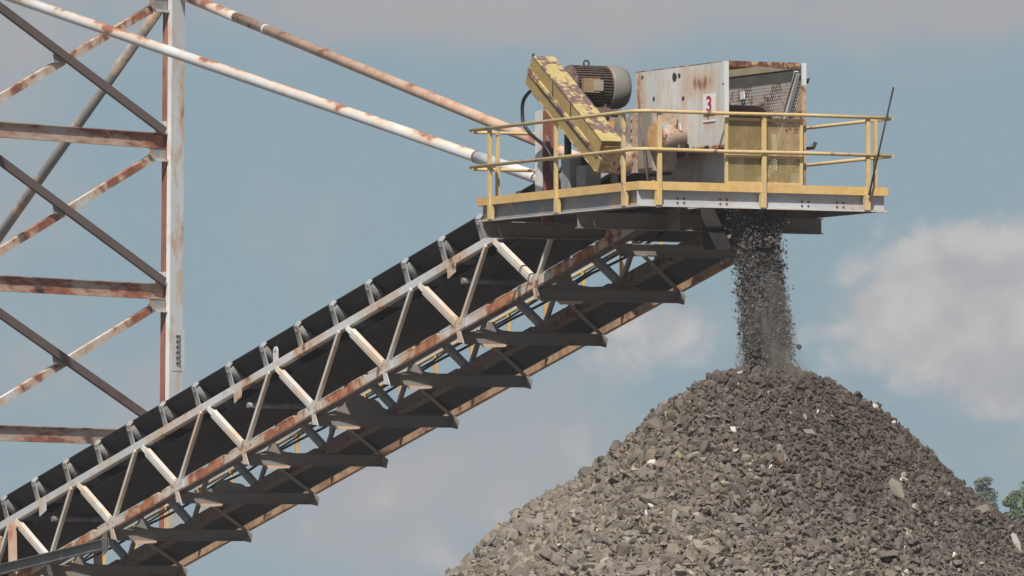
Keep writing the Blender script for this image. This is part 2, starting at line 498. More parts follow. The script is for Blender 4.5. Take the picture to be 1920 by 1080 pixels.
# ------------------------------------------------------------------ the conveyor
K = 0.2185
def zt(x): return 8.14 + K * (x + 7.18)      # centre of the top chord
def zb(x): return 7.42 + K * (x + 5.87)      # centre of the bottom chord
BAY = 2.45
STEP = Vector((-BAY, 0, -BAY * K))
YN, YF = 1.40, 2.70
XLO = -35.0
XHI = -1.0
conveyor = thing('belt_conveyor', 'inclined belt conveyor in a rust-stained grey-white lattice truss, rising to the discharge platform', 'conveyor', (-20, 1.9, 0))
UPN = (-K, 0, 1)
for y in (YN, YF):
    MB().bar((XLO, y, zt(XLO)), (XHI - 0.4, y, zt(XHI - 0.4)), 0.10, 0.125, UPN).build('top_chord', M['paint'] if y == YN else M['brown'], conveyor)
    b = MB()
    yc = y + (0.022 if y == YN else 0)
    b.bar((XLO, yc, zb(XLO)), (XHI - 1.6, yc, zb(XHI - 1.6)), 0.15 if y == YN else 0.11, 0.125, UPN)
    for i in range(-1, 11):      # short doubler plates welded on the upper edge
        for a0, a1 in ((0.35, 0.95), (1.2, 1.75), (1.9, 2.2)):
            xa, xb = -5.87 - BAY * i + a0, -5.87 - BAY * i + a1
            if xb < XHI - 1.6:
                b.bar((xa, y - 0.03, zb(xa) + 0.075), (xb, y - 0.03, zb(xb) + 0.075), 0.05, 0.026, UPN)
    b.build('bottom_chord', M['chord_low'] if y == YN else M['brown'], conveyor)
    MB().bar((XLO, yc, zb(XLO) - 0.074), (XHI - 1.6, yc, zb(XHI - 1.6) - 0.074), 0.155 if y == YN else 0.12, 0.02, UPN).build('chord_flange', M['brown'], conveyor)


def node_x(i): return -5.87 - BAY * i


# one bay of webbing on the near side and its copies on both sides
x0 = node_x(0)
d = MB()
pa = Vector((x0 - 1.28, YN - 0.03, zt(x0 - 1.28) - 0.075))
pb = Vector((x0 - 1.13, YN - 0.03, zt(x0 - 1.13) - 0.19))
pc = Vector((x0 - 0.06, YN - 0.03, zb(x0) + 0.05))
d.prof(pa, pb, [(-0.035, -0.045), (0.035, -0.045), (0.035, 0.045), (-0.035, 0.045)], (0, -1, 0.3))
d.prof(pb, pc, [(-0.07, -0.02), (0.055, -0.02), (0.07, 0.0), (0.055, 0.045), (0.0, 0.05), (-0.055, 0.045)], (0, -1, 0))
diag0 = d.build('diagonal_brace', M['web'], conveyor)
v = MB()
v.bar((x0 + 0.06 - BAY, YN - 0.04, zb(x0 - BAY) + 0.05), (x0 - 1.56, YN - 0.04, zt(x0 - 1.56) - 0.06), 0.065, 0.06, (0, 1, 0))
vert0 = v.build('upright_brace', M['web'], conveyor)
gq = MB()
gx = x0
gq.plate([(gx - 0.26, YN - 0.062, zb(gx - 0.26) + 0.05), (gx - 0.26, YN - 0.062, zb(gx - 0.26) - 0.055), (gx + 0.26, YN - 0.062, zb(gx + 0.26) - 0.055),
          (gx + 0.26, YN - 0.062, zb(gx + 0.26) + 0.05), (gx + 0.12, YN - 0.062, zb(gx) + 0.14), (gx - 0.16, YN - 0.062, zb(gx) + 0.13)], (0, 0.008, 0))
gus0 = gq.build('gusset_plate', M['paint'], conveyor)
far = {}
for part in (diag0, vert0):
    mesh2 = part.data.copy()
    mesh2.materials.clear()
    mesh2.materials.append(M['grey'])  # darker grey on the far braces stands in for shade from the belts
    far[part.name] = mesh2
for i in range(-1, 11):
    for part in (diag0, vert0, gus0):
        if i == -1 and part is diag0:
            continue
        if i == 0:
            near = part
        else:
            near = dup(part, STEP * i, conveyor)
        if part is not gus0:
            f = dup(near, (0, YF - YN + 0.06, 0), conveyor)
            f.data = far[part.name]

# cross beams, their upstand plates and the sway bracing under the truss
cb = MB()
xc = x0
zc = zb(xc) - 0.155
cb.prof((xc, 1.46, zc), (xc, 3.70, zc), channel(0.07, 0.175, 0.012))
cb.plate([(xc + 0.002, 1.34, zb(xc) - 0.07), (xc + 0.002, 1.46, zc + 0.08), (xc + 0.002, 1.62, zc - 0.08), (xc + 0.002, 1.46, zc - 0.10)], (-0.012, 0, 0))
cb.plate([(xc + 0.07, 3.62, zc - 0.0875), (xc + 0.07, 3.72, zc - 0.11), (xc + 0.07, 3.75, zc + 0.02), (xc + 0.07, 3.66, zc + 0.0875)], (-0.012, 0, 0))
for yy in (3.60, 3.66):
    cb.bolt((xc + 0.075, yy, zc - 0.05), (1, 0, 0), 0.018, 0.03)
cross0 = cb.build('cross_beam', M['under'], conveyor)
up_ = MB()
prof_y = [(1.50, 0.0), (3.1, 0.0), (2.95, 0.04), (2.78, 0.085), (2.6, 0.09), (2.45, 0.045), (2.22, 0.035), (2.04, 0.06), (1.95, 0.10), (1.92, 0.17), (1.91, 0.24), (1.80, 0.24), (1.79, 0.17), (1.75, 0.10), (1.66, 0.06), (1.56, 0.03)]
up_.plate([(xc + 0.03, y, zc + 0.088 + hh) for y, hh in prof_y], (-0.015, 0, 0))
hump0 = up_.build('roller_hanger', M['under'], conveyor)
prof_b = [(1.50, 0.0), (2.95, 0.0), (2.80, 0.055), (2.62, 0.065), (2.50, 0.11), (2.42, 0.20), (2.34, 0.24), (2.22, 0.25), (2.10, 0.31), (1.98, 0.31), (1.84, 0.14), (1.66, 0.05)]
up2 = MB()
up2.plate([(xc + 0.03, y, zc + 0.088 + hh) for y, hh in prof_b], (-0.015, 0, 0))
hump_alt = up2.build('roller_hanger', M['under'], conveyor)
hump_alt.location += STEP * 3
lb = MB()
lb.prof((x0 + BAY - 0.06, YN + 0.30, zb(x0 + BAY) - 0.09), (x0 + 0.08, 3.62, zb(x0) - 0.075), [(-0.035, 0), (0.035, 0), (0.035, 0.01), (-0.025, 0.01), (-0.025, 0.07), (-0.035, 0.07)])
lat0 = lb.build('sway_brace', M['under'], conveyor)
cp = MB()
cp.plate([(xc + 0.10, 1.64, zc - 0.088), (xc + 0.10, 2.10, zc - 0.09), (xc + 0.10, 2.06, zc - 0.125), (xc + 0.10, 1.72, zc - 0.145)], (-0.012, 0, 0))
sun_patch0 = cp.build('sun_patch_plate', M['pipe_rust'], conveyor)  # pale plate added to stand in for a sunlit patch on the beam
tri = MB()
tri.plate([(xc - 0.02, YN - 0.075, zb(xc) - 0.06), (xc + 0.10, YN - 0.075, zb(xc) - 0.06), (xc + 0.22, YN - 0.075, zc - 0.085), (xc + 0.03, YN - 0.075, zc - 0.07)], (0, 0.01, 0))
tri0 = tri.build('bracket_plate', M['paint'], conveyor)
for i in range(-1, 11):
    for part in (cross0, hump0, lat0, tri0, sun_patch0):
        if i == 0 or (part in (tri0, sun_patch0) and i < 0) or (part is hump0 and i in (3, -1)):
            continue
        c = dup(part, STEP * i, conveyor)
        if part is hump0:
            c.scale = (1, 0.92 + 0.12 * random.random(), 0.62 + 0.22 * random.random())
            c.location.z += 0.15 * (c.scale.z - 1)
            if i == 5:
                c.data = hump_alt.data

# carrying belt, return belt, head pulley
def strip(pts, x0_, x1_, zf, th):
    """thin curved sheet: (y, dz) outline run along the slope"""
    m = MB()
    n = len(pts)
    lo = [(y, dz - th) for y, dz in pts]
    ring = pts + lo[::-1]
    k = len(ring)
    seg = 24
    vs = []
    for j in range(seg + 1):
        x = x0_ + (x1_ - x0_) * j / seg
        vs += [(x, y, zf(x) + dz) for y, dz in ring]
    fs = [(j * k + a, j * k + (a + 1) % k, (j + 1) * k + (a + 1) % k, (j + 1) * k + a) for j in range(seg) for a in range(k)]
    fs += [tuple(range(k)), tuple(range(seg * k + k - 1, seg * k - 1, -1))]
    return m.add(vs, fs)


trough = [(1.37, 0.445), (1.45, 0.375), (1.56, 0.295), (1.66, 0.228), (1.73, 0.205), (2.37, 0.205), (2.44, 0.228), (2.54, 0.295), (2.65, 0.375), (2.73, 0.445)]
strip(trough, XLO, -1.3, zt, 0.018).build('carrying_belt', M['rubber'], conveyor)
strip([(1.46, -0.20), (2.05, -0.235), (2.66, -0.20)], XLO, -1.4, zt, 0.014).build('return_belt', M['rubber_low'], conveyor)
MB().tube([(-1.25, 1.44, 9.43), (-1.25, 2.58, 9.43)], 0.30, 28).build('head_pulley', M['brown'], conveyor)

# troughing idlers: cross frame with two end brackets, three rollers as sub-parts
ix = -7.2 - 0.44
izt = zt(ix)
fr = MB()
for s in (-1, 1):
    prev = None
    for (ya, za), (yb, zb_) in (((1.415, 0.06), (1.32, 0.375)), ((1.32, 0.375), (1.385, 0.455))):
        fr.bar((ix, ya if s < 0 else 4.1 - ya, izt + za), (ix, yb if s < 0 else 4.1 - yb, izt + zb_), 0.15, 0.016, (0, 1, 0.25))
fr.prof((ix, 1.42, izt + 0.065), (ix, 2.68, izt + 0.065), [(-0.05, 0), (0, 0.05), (0.05, 0), (0.04, 0), (0, 0.038), (-0.04, 0)])
for yb in (1.66, 2.44):
    fr.bar((ix, yb, izt + 0.08), (ix, yb, izt + 0.16), 0.06, 0.012, (0, 1, 0))
frame0 = fr.build('idler_frame', M['bracket'], conveyor)
for (ya, za), (yb, zb_) in (((1.35, 0.352), (1.60, 0.174)), ((1.69, 0.118), (2.41, 0.118)), ((2.50, 0.174), (2.75, 0.352))):
    r_ = MB()
    a, b_ = Vector((ix, ya, izt + za)), Vector((ix, yb, izt + zb_))
    dd = (b_ - a).normalized()
    r_.tube([a, a + dd * 0.012, b_ - dd * 0.012, b_], [0.06, 0.076, 0.076, 0.06], 16)
    r_.build('roller', M['roller'], frame0)
for k in range(-3, 22):
    if k:
        c = dup(frame0, STEP * (k / 2), conveyor)
    if k in (-3, -2, -1):
        pass

# hanger plates of the return rollers, and the lifting lug
hx = -8.55
hb = MB()
hb.plate([(hx - 0.13, YN - 0.06, zt(hx - 0.13) - 0.065), (hx + 0.14, YN - 0.06, zt(hx + 0.14) - 0.065), (hx + 0.14, YN - 0.06, zt(hx + 0.14) - 0.19), (hx - 0.11, YN - 0.06, zt(hx - 0.11) - 0.225)], (0, 0.012, 0))
hang0 = hb.build('roller_hanger_plate', M['paint'], conveyor)
rr = MB().tube([(hx + 0.16, 1.44, zt(hx) - 0.285), (hx + 0.16, 2.64, zt(hx) - 0.285)], 0.045, 12).build('return_roller', M['roller'], conveyor)
for k in (1, 2, 3):
    dup(hang0, STEP * 3 * k, conveyor)
    dup(rr, STEP * 3 * k, conveyor)
lug = MB()
lx, lz = -14.63, zt(-14.63) + 0.05
ring = [(0.075 * math.cos(a), 0.17 + 0.075 * math.sin(a)) for a in [PI * k / 10 for k in range(11)]]
outl = [(0.075, 0.0)] + ring + [(-0.075, 0.0)]
lug.plate([(lx + a * 1.0, YN - 0.02, lz + b_) for a, b_ in outl], (0, 0.02, 0))
lg = lug.build('lifting_lug', M['paint'], conveyor)
MB().tube([(lx, YN - 0.024, lz + 0.17), (lx, YN - 0.018, lz + 0.17)], 0.02, 10).build('lug_hole', M['steel_dark'], lg)

# ------------------------------------------------------------------ walkway on the far side
walk = thing('conveyor_walkway', 'narrow plated walkway with a yellow handrail along the far side of the belt conveyor', 'walkway', (-20, 3.1, 0))
XW = -3.55
wp = MB()
wp.bar((XLO, 3.17, zb(XLO) - 0.01), (XW, 3.17, zb(XW) - 0.01), 0.80, 0.03, UPN)
wp.build('walkway_plate', M['walk'], walk)
ec = MB()
ec.prof((XLO, 3.70, zb(XLO) - 0.01), (XW, 3.70, zb(XW) - 0.01), channel_l(0.075, 0.10, 0.01), UPN)
ec.build('edge_channel', M['edge_brown'], walk)
MB().prof((XLO, 2.84, zb(XLO) - 0.07), (XW, 2.84, zb(XW) - 0.07), angle(0.08, 0.06, 0.01), UPN).build('inner_angle', M['brown'], walk)
for dz in (1.00, 0.52):
    MB().tube([(XLO, 3.66, zb(XLO) + dz), (-4.3, 3.66, zb(-4.3) + dz)], 0.026, 10).build('handrail', M['yellow_rail'], walk)
px0 = -8.87
post0 = MB().bar((px0, 3.66, zb(px0) + 0.04), (px0, 3.66, zb(px0) + 1.00), 0.055, 0.04, (1, 0, 0)).build('rail_post', M['yellow'], walk)
for k in range(-3, 18):
    if k:
        dup(post0, STEP * (k / 2), walk)

for dz, y, r_, nm, lb_ in ((0.42, 2.80, 0.021, 'power_conduit', 'thicker black electrical cable clipped along the inside of the walkway, lower of the two'),
                           (0.50, 2.82, 0.016, 'power_conduit', 'thinner black electrical cable clipped along the inside of the walkway, upper of the two')):
    pts = []
    for j in range(61):
        x = XLO + (-3.2 - XLO) * j / 60
        pts.append((x, y + 0.012 * math.sin(j * 2.1), zb(x) + dz + 0.018 * math.sin(j * 1.3 + dz * 50)))
    pts.append((-2.2, y, zb(-3.2) + dz + 0.05))
    tag(MB().tube(pts, r_, 8).build(nm, M['cable'], None), lb_, 'cable', 'cables along the conveyor walkway')

# ------------------------------------------------------------------ supports at the low end
bent = thing('support_bent', 'rust-orange steel post pair carrying the low end of the belt conveyor', 'support', (-24.75, 1.9, 0))
for y in (1.33, 2.82):
    MB().prof((-24.22, y, 0.0), (-24.42, y, zt(-24.42) - 0.06), ibeam(0.12, 0.075, 0.012), (1, 0, 0)).build('post', M['pipe_rust'], bent)
MB().bar((-24.75, 1.40, 2.9), (-24.75, 2.75, 2.9), 0.12, 0.12).build('cross_piece', M['brown'], bent)
MB().bar((-25.6, 1.31, 2.2), (-24.85, 1.31, zt(-24.85) - 0.2), 0.08, 0.07, (0, 1, 0)).build('knee_brace', M['pipe_rust'], bent)
st = MB()
st.prof((-28.2, 1.27, 3.24), (-20.50, 1.27, 3.915), channel(0.075, 0.165, 0.014), (0, 0, 1))
st.plate([(-20.62, 1.20, 4.0), (-20.46, 1.20, 4.12), (-20.42, 1.20, 3.80), (-20.58, 1.20, 3.72)], (0, 0.012, 0))
tag(st.build('channel_strut', M['strut'], None), 'dark grey steel channel strut crossing the lower truss chord at the bottom left', 'strut')

# ------------------------------------------------------------------ head platform
plat = thing('head_platform', 'steel service platform with yellow toe boards around the conveyor head', 'platform', (-2.4, 1.9, 8.2))
ZF = 8.46
PX0, PX1, PY0, PY1 = -4.97, 0.0, 0.0, 3.84
W_ = 0.095
ch = lambda: channel(W_, 0.225, 0.014)
zs = 8.347
MB().prof((PX1 - W_, PY1, zs), (PX1 - W_, PY0, zs), [(-a, b) for a, b in ch()]).build('front_channel', M['stringer'], plat)
MB().prof((PX0, PY0 + W_, zs), (PX1 - W_, PY0 + W_, zs), ch()).build('side_channel', M['grey'], plat)  # darker than the front channel, toe board shade put into the colour
MB().prof((PX1 - W_, PY1 - W_, zs), (PX0, PY1 - W_, zs), ch()).build('side_channel', M['under'], plat)
MB().prof((PX0 + W_, PY0 + W_, zs), (PX0 + W_, PY1 - W_, zs), ch()).build('back_channel', M['under'], plat)
# lower lips of the two visible channels, white standing in for sunlight on them
MB().box((PX1 - 0.09, PY0 - 0.004, 8.226), (PX1 + 0.012, PY1, 8.2345)).build('channel_lip', M['hood'], plat)
MB().box((PX0, PY0 - 0.012, 8.226), (PX1 - 0.095, PY0 + 0.09, 8.2345)).build('channel_lip', M['hood'], plat)
bo = MB()
for y in (0.62, 0.72, 1.28, 1.38, 2.55, 2.65, 3.10, 3.2):
    for zz in (8.285, 8.345):
        bo.bolt((PX1 - W_ - 0.001, y, zz), (1, 0, 0), 0.018, 0.02)
for x in (-4.92, -4.82):
    bo.bolt((x, PY0 + W_ + 0.001, 8.27), (0, -1, 0), 0.018, 0.02)
bo.build('bolts', M['bolt'], plat)
tb = MB().box((PX1 - 0.008, PY0, 8.452), (PX1 + 0.006, PY1 + 0.02, 8.567)).build('toe_board', M['yellow'], plat)
MB().box((PX0 - 0.03, PY0 - 0.006, 8.452), (PX1 - 0.009, PY0 + 0.008, 8.567)).build('toe_board', M['yellow'], plat)
MB().box((PX0, PY1 - 0.008, 8.462), (PX1 - 0.009, PY1 + 0.006, 8.56)).build('toe_board', M['yellow'], plat)
dk = MB()
dk.box((PX0 + 0.1, PY0 + 0.1, 8.462), (PX1 - 0.1, 1.28, 8.474))
dk.box((PX0 + 0.1, 2.62, 8.462), (PX1 - 0.1, PY1 - 0.1, 8.474))
dk.build('deck_plate', M['under'], plat)
for x, z0 in ((-1.94, 8.115), (-4.86, 8.115)):
    MB().prof((x, 0.03, z0), (x, 3.86, z0), ibeam(0.13, 0.22, 0.014)).build('cross_girder', M['under'], plat)
for y in (0.75, 1.28, 2.84, 3.3):
    MB().prof((PX0 + 0.1, y, 8.40), (PX1 - 0.1, y, 8.40), ibeam(0.08, 0.11, 0.01)).build('deck_joist', M['under'], plat)
for x, y, in ((-2.02, 1.40), (-2.02, 2.70)):
    MB().plate([(x - 0.55, y, zb(x - 0.55)), (x + 0.5, y, zb(x + 0.5) - 0.05), (x + 0.5, y, 8.0), (x - 0.1, y, 8.0)], (0, 0.016, 0)).build('hanger_gusset', M['under'], plat)
MB().bar((-4.55, 1.40, 7.95), (-4.55, 1.40, zb(-4.55)), 0.15, 0.08).build('hanger_post', M['grey'], plat)

# ------------------------------------------------------------------ yellow guard railing
rail = thing('guard_railing', 'yellow two-bar guard railing around the edge of the service platform', 'railing', (-2.4, 1.9, 8.46))
p0 = MB().bar((0.012, 0.293, 8.245), (0.012, 0.293, 9.51), 0.062, 0.045, (1, 0, 0))
p0.box((-0.03, 0.235, 8.245), (0.03, 0.262, 8.44))
fpost = p0.build('post', M['yellow_rail'], rail)
for y in (1.91, 3.537):
    dup(fpost, (0, y - 0.293, 0), rail)
p1 = MB().bar((-4.576, -0.012, 8.245), (-4.576, -0.012, 9.51), 0.062, 0.045, (0, 1, 0))
p1.box((-4.545, -0.03, 8.245), (-4.51, 0.03, 8.44))
spost = p1.build('post', M['yellow_rail'], rail)
for x in (-2.509, -0.468):
    dup(spost, (x + 4.576, 0, 0), rail)
for x in (-0.35, -2.6):
    MB().bar((x, PY1 + 0.012, 8.3), (x, PY1 + 0.012, 9.51), 0.055, 0.045, (0, 1, 0)).build('post', M['yellow_rail'], rail)
bpost = MB().bar((PX0 - 0.012, 0.317, 8.3), (PX0 - 0.012, 0.317, 9.51), 0.055, 0.045, (1, 0, 0)).build('post', M['yellow_rail'], rail)
dup(bpost, (0, 3.2, 0), rail)
for z in (9.525, 9.003):
    nm = 'top_rail' if z > 9.2 else 'mid_rail'
    arc = [(-0.16 + 0.2 * math.sin(a) - 0.0, 0.16 - 0.2 * math.cos(a), z) for a in [PI / 2 * k / 6 for k in range(7)]]
    MB().tube([(-5.11, -0.04, z), (-0.2, -0.04, z)] + arc + [(0.04, 0.2, z), (0.04, 1.3, z - 0.004), (0.04, 2.6, z + 0.006), (0.04, 3.885, z)], 0.026, 10).build(nm, M['yellow_rail'], rail)
    MB().tube([(0.06, PY1 + 0.05, z - 0.005), (PX0, PY1 + 0.05, z - 0.005)], 0.025, 10).build(nm, M['yellow_rail'], rail)
    MB().tube([(PX0 - 0.05, -0.06, z - 0.03), (PX0 - 0.05, 1.22, z - 0.03)], 0.024, 10).build(nm, M['yellow_rail'], rail)
    MB().tube([(PX0 - 0.05, 2.6, z - 0.03), (PX0 - 0.05, PY1 + 0.05, z - 0.03)], 0.024, 10).build(nm, M['yellow_rail'], rail)


def expanded(mb, origin, eu, ev, W, H, pitch, w, depth_dir, slope=0.55):
    """diamond mesh in the plane of eu, ev"""
    o, eu, ev, dd = Vector(origin), Vector(eu).normalized(), Vector(ev).normalized(), Vector(depth_dir).normalized()
    for sgn in (1, -1):
        k = -int(H / slope / pitch) - 1
        while k * pitch < W + H / slope:
            pts = []
            x0_ = k * pitch
            # line: u = x0 + sgn * v / slope
            v0, v1 = 0.0, H
            u0 = x0_ if sgn > 0 else x0_ + 0
            ua = u0
            ub = u0 + sgn * H / slope
            t0, t1 = 0.0, 1.0
            du = ub - ua
            for bound, side in ((0.0, 1), (W, -1)):
                fa = (ua - bound) * side
                fb = (ub - bound) * side
                if fa < 0 and fb < 0:
                    t0, t1 = 1, 0
                    break
                if fa < 0:
                    t0 = max(t0, fa / (fa - fb))
                elif fb < 0:
                    t1 = min(t1, fa / (fa - fb))
            if t1 - t0 > 0.01:
                a = o + eu * (ua + du * t0) + ev * (H * t0)
                b = o + eu * (ua + du * t1) + ev * (H * t1)
                d_ = (b - a).normalized()
                s_ = d_.cross(dd).normalized() * w / 2
                off = dd * (0.004 * sgn)
                mb.add([a - s_ + off, a + s_ + off, b + s_ + off, b - s_ + off], [(0, 1, 2, 3)])
            k += 1
    return mb


# yellow framed mesh panel set into the front railing
gp = thing('mesh_guard_panel', 'yellow framed expanded-metal panel fixed inside the front guard railing', 'mesh guard', (0, 1.93, 8.56))
gf = MB()
for y in (1.352, 2.515):
    gf.bar((-0.035, y, 8.555), (-0.035, y, 9.475), 0.045, 0.03, (1, 0, 0))
for z in (8.575, 8.945, 9.455):
    gf.bar((-0.034, 1.352, z), (-0.034, 2.515, z), 0.03, 0.04)
gf.build('panel_frame', M['yellow_rail'], gp)
expanded(MB(), (-0.045, 1.36, 8.57), (0, 1, 0), (0, 0, 1), 1.15, 0.88, 0.05, 0.013, (1, 0, 0), 0.6).build('mesh', M['mesh_yellow'], gp)

# ------------------------------------------------------------------ discharge hood
hood = thing('discharge_hood', 'rust-streaked grey-white sheet steel hood over the conveyor head, open at the front', 'hood', (-1.4, 2.0, 8.5))
HL, HR, HX0, HX1, HT = 1.36, 2.61, -2.75, -0.11, 10.242
sd = MB()
edge = [(HX0, 9.10), (HX0, HT), (HX1, HT), (HX1, 9.07), (-0.5, 9.055), (-0.9, 9.075), (-1.3, 9.06), (-1.8, 9.08)]
sd.plate([(x, HL, z) for x, z in edge], (0, 0.012, 0))
side = sd.build('side_sheet', M['hood'], hood)
lip = MB()
lip.box((HX1 - 0.05, HL - 0.012, 9.95), (HX1 + 0.012, HL - 0.001, HT + 0.012))
lip.box((HX1 + 0.0125, HL - 0.009, 8.5), (HX1 + 0.02, HL + 0.06, HT + 0.01))
lip.build('front_angle', M['hood'], hood)
MB().box((HX0, HL + 0.001, HT + 0.001), (HX1, 2.2, HT + 0.013)).build('roof_sheet', M['hood_edge'], hood)  # stops short of the right wall; slot added to let sun onto the mesh
MB().box((HX0 + 0.02, HL + 0.02, HT - 0.006), (HX1 - 0.01, 2.2, HT)).build('roof_liner', M['liner'], hood)
MB().plate([(-0.45, HR - 0.02, HT - 0.05), (HX0, HR - 0.02, HT - 0.05), (HX0, HR - 0.02, HT + 0.13), (-2.3, HR - 0.02, HT + 0.105)], (0, 0.01, 0)).build('sky_mask_board', M['liner'], hood)  # tan board added to hide the sky behind the roof slot
MB().box((HX1 + 0.001, HL + 0.062, 10.18), (HX1 + 0.02, HR - 0.08, HT + 0.016)).build('roof_lip', M['hood_edge'], hood)
MB().box((HX1 + 0.001, HR - 0.055, 9.95), (HX1 + 0.03, HR + 0.012, HT + 0.016)).build('corner_post', M['hood'], hood)
MB().box((HX1 + 0.001, HR - 0.05, 8.48), (HX1 + 0.028, HR + 0.010, 9.949)).build('corner_post', M['edge_brown'], hood)
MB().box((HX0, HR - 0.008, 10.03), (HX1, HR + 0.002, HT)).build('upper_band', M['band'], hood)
expanded(MB(), (HX1, HR, 8.75), (-1, 0, 0), (0, 0, 1), 2.64, 1.28, 0.055, 0.024, (0, 1, 0), 1.6).build('side_mesh', M['mesh_grey'], hood)
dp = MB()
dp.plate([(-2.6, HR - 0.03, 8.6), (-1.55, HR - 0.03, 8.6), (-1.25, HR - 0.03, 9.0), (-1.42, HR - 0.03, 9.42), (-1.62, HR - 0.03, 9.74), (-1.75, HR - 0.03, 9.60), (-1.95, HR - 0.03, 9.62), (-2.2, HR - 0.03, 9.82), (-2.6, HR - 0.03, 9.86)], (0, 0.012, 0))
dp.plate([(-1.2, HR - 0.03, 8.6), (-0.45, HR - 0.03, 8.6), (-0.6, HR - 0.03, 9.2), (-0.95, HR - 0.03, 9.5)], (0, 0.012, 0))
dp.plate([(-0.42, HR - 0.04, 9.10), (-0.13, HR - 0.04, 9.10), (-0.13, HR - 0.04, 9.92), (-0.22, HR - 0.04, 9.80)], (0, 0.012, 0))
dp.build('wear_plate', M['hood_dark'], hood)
ip = MB()
ip.plate([(-0.85, y, z) for y, z in ((1.40, 9.1), (2.52, 9.1), (2.46, 9.45), (2.26, 9.66), (2.16, 9.52), (1.98, 9.53), (1.82, 9.70), (1.66, 9.86), (1.40, 9.93))], (-0.02, 0, -0.01))
ip.build('impact_plate', M['hood_edge'], hood)
sk = MB()
sk.plate([(-1.02, 1.46, 8.45), (-1.02, 2.52, 8.45), (-0.98, 2.50, 7.74), (-0.98, 1.50, 7.70)], (-0.014, 0, 0))
sk.plate([(-1.02, 2.53, 8.45), (-0.45, 2.53, 8.45), (-0.62, 2.52, 7.95), (-0.98, 2.52, 7.74)], (0, 0.014, 0))
sk.build('chute_skirt', M['steel_dark'], hood)  # near-black colour stands in for the shade below the deck
MB().bar((-0.17, HR - 0.08, 10.13), (-0.98, HR - 0.08, 8.72), 0.09, 0.06, (0, 1, 0)).build('diagonal_stay', M['hood'], hood)
MB().bar((-0.50, 2.36, 8.60), (-0.62, 2.40, 9.3), 0.06, 0.05, (0, 1, 0)).build('diagonal_stay', M['hood'], hood)
lc = MB()
lc.plate([(-2.43, 1.66, 9.05), (-0.13, 1.66, 9.05), (-0.13, 1.66, 8.30), (-1.80, 1.66, 8.30)], (0, 0.012, 0))
lc.build('lower_chute', M['hood'], hood)
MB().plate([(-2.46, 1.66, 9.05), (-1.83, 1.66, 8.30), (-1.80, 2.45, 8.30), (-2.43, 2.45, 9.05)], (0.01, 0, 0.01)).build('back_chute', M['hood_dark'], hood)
MB().box((-2.6, HL + 0.014, 9.04), (-0.13, 1.655, 9.055)).build('rusted_ledge', M['hood_edge'], hood)
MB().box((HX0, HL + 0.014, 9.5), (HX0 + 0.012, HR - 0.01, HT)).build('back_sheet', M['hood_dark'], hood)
hk = MB()
hk.tube([(-0.3, HR, 9.10), (-0.3, 2.76, 9.095), (-0.3, 2.85, 9.11), (-0.3, 2.88, 9.18)], [0.022, 0.022, 0.028, 0.03], 8)
hk.build('latch_hook', M['steel_dark'], hood)
MB().tube([(-0.14, 2.66, 9.98), (-0.14, 2.66, 10.05)], [0.02, 0.05], 8).build('drain_cap', M['steel_dark'], hood)
MB().plate([(-1.9, HR - 0.05, 9.86), (-1.78, HR - 0.05, 9.86), (-1.80, HR - 0.05, 9.97), (-1.92, HR - 0.05, 9.96)], (0, 0.01, 0)).build('tag_plate', M['sign_white'], hood)
hs = MB()
for x, z, w, h in ((-2.55, 10.17, 0.04, 0.04), (-1.58, 10.12, 0.09, 0.09), (-1.44, 10.13, 0.05, 0.05), (-1.20, 9.08, 0.07, 0.13), (-1.02, 9.075, 0.05, 0.06), (-0.63, 9.075, 0.12, 0.05), (-2.2, 9.85, 0.04, 0.05), (-1.33, 9.8, 0.05, 0.05)):
    n = 7
    hs.plate([(x + w * (0.6 + 0.4 * random.random()) * math.cos(2 * PI * k / n), HL - 0.004, z + h * (0.5 + 0.5 * random.random()) * math.sin(2 * PI * k / n)) for k in range(n)], (0, 0.003, 0))
hs.build('rust_hole', M['steel_dark'], side)

sg = thing('number_sign', 'small white plate with a red numeral 3 on the side of the hood', 'sign', (-0.53, HL - 0.01, 9.5))
sgp = MB()
sgp.box((-0.71, HL - 0.016, 9.545), (-0.35, HL - 0.010, 9.825))
sgp.build('plate', M['sign_white'], sg)
MB().box((-0.72, HL - 0.014, 9.44), (-0.36, HL - 0.010, 9.465)).build('lower_strip', M['sign_white'], sg)
tx = bpy.data.curves.new('digit', 'FONT')
tx.body = '3'
tx.size = 0.30
tx.align_x = 'CENTER'
tx.extrude = 0.001
tx.offset = 0.006
to = bpy.data.objects.new('digit', tx)
COL.objects.link(to)
dg = bpy.context.evaluated_depsgraph_get()
me = bpy.data.meshes.new_from_object(to.evaluated_get(dg))
bpy.data.objects.remove(to)
me.materials.clear()
me.materials.append(M['sign_red'])
to = bpy.data.objects.new('numeral', me)
COL.objects.link(to)
to.parent = sg
to.rotation_euler = (PI / 2, 0, 0)
to.scale = (1.25, 1, 1)
to.location = Vector((-0.53, HL - 0.0185, 9.582)) - sg.location

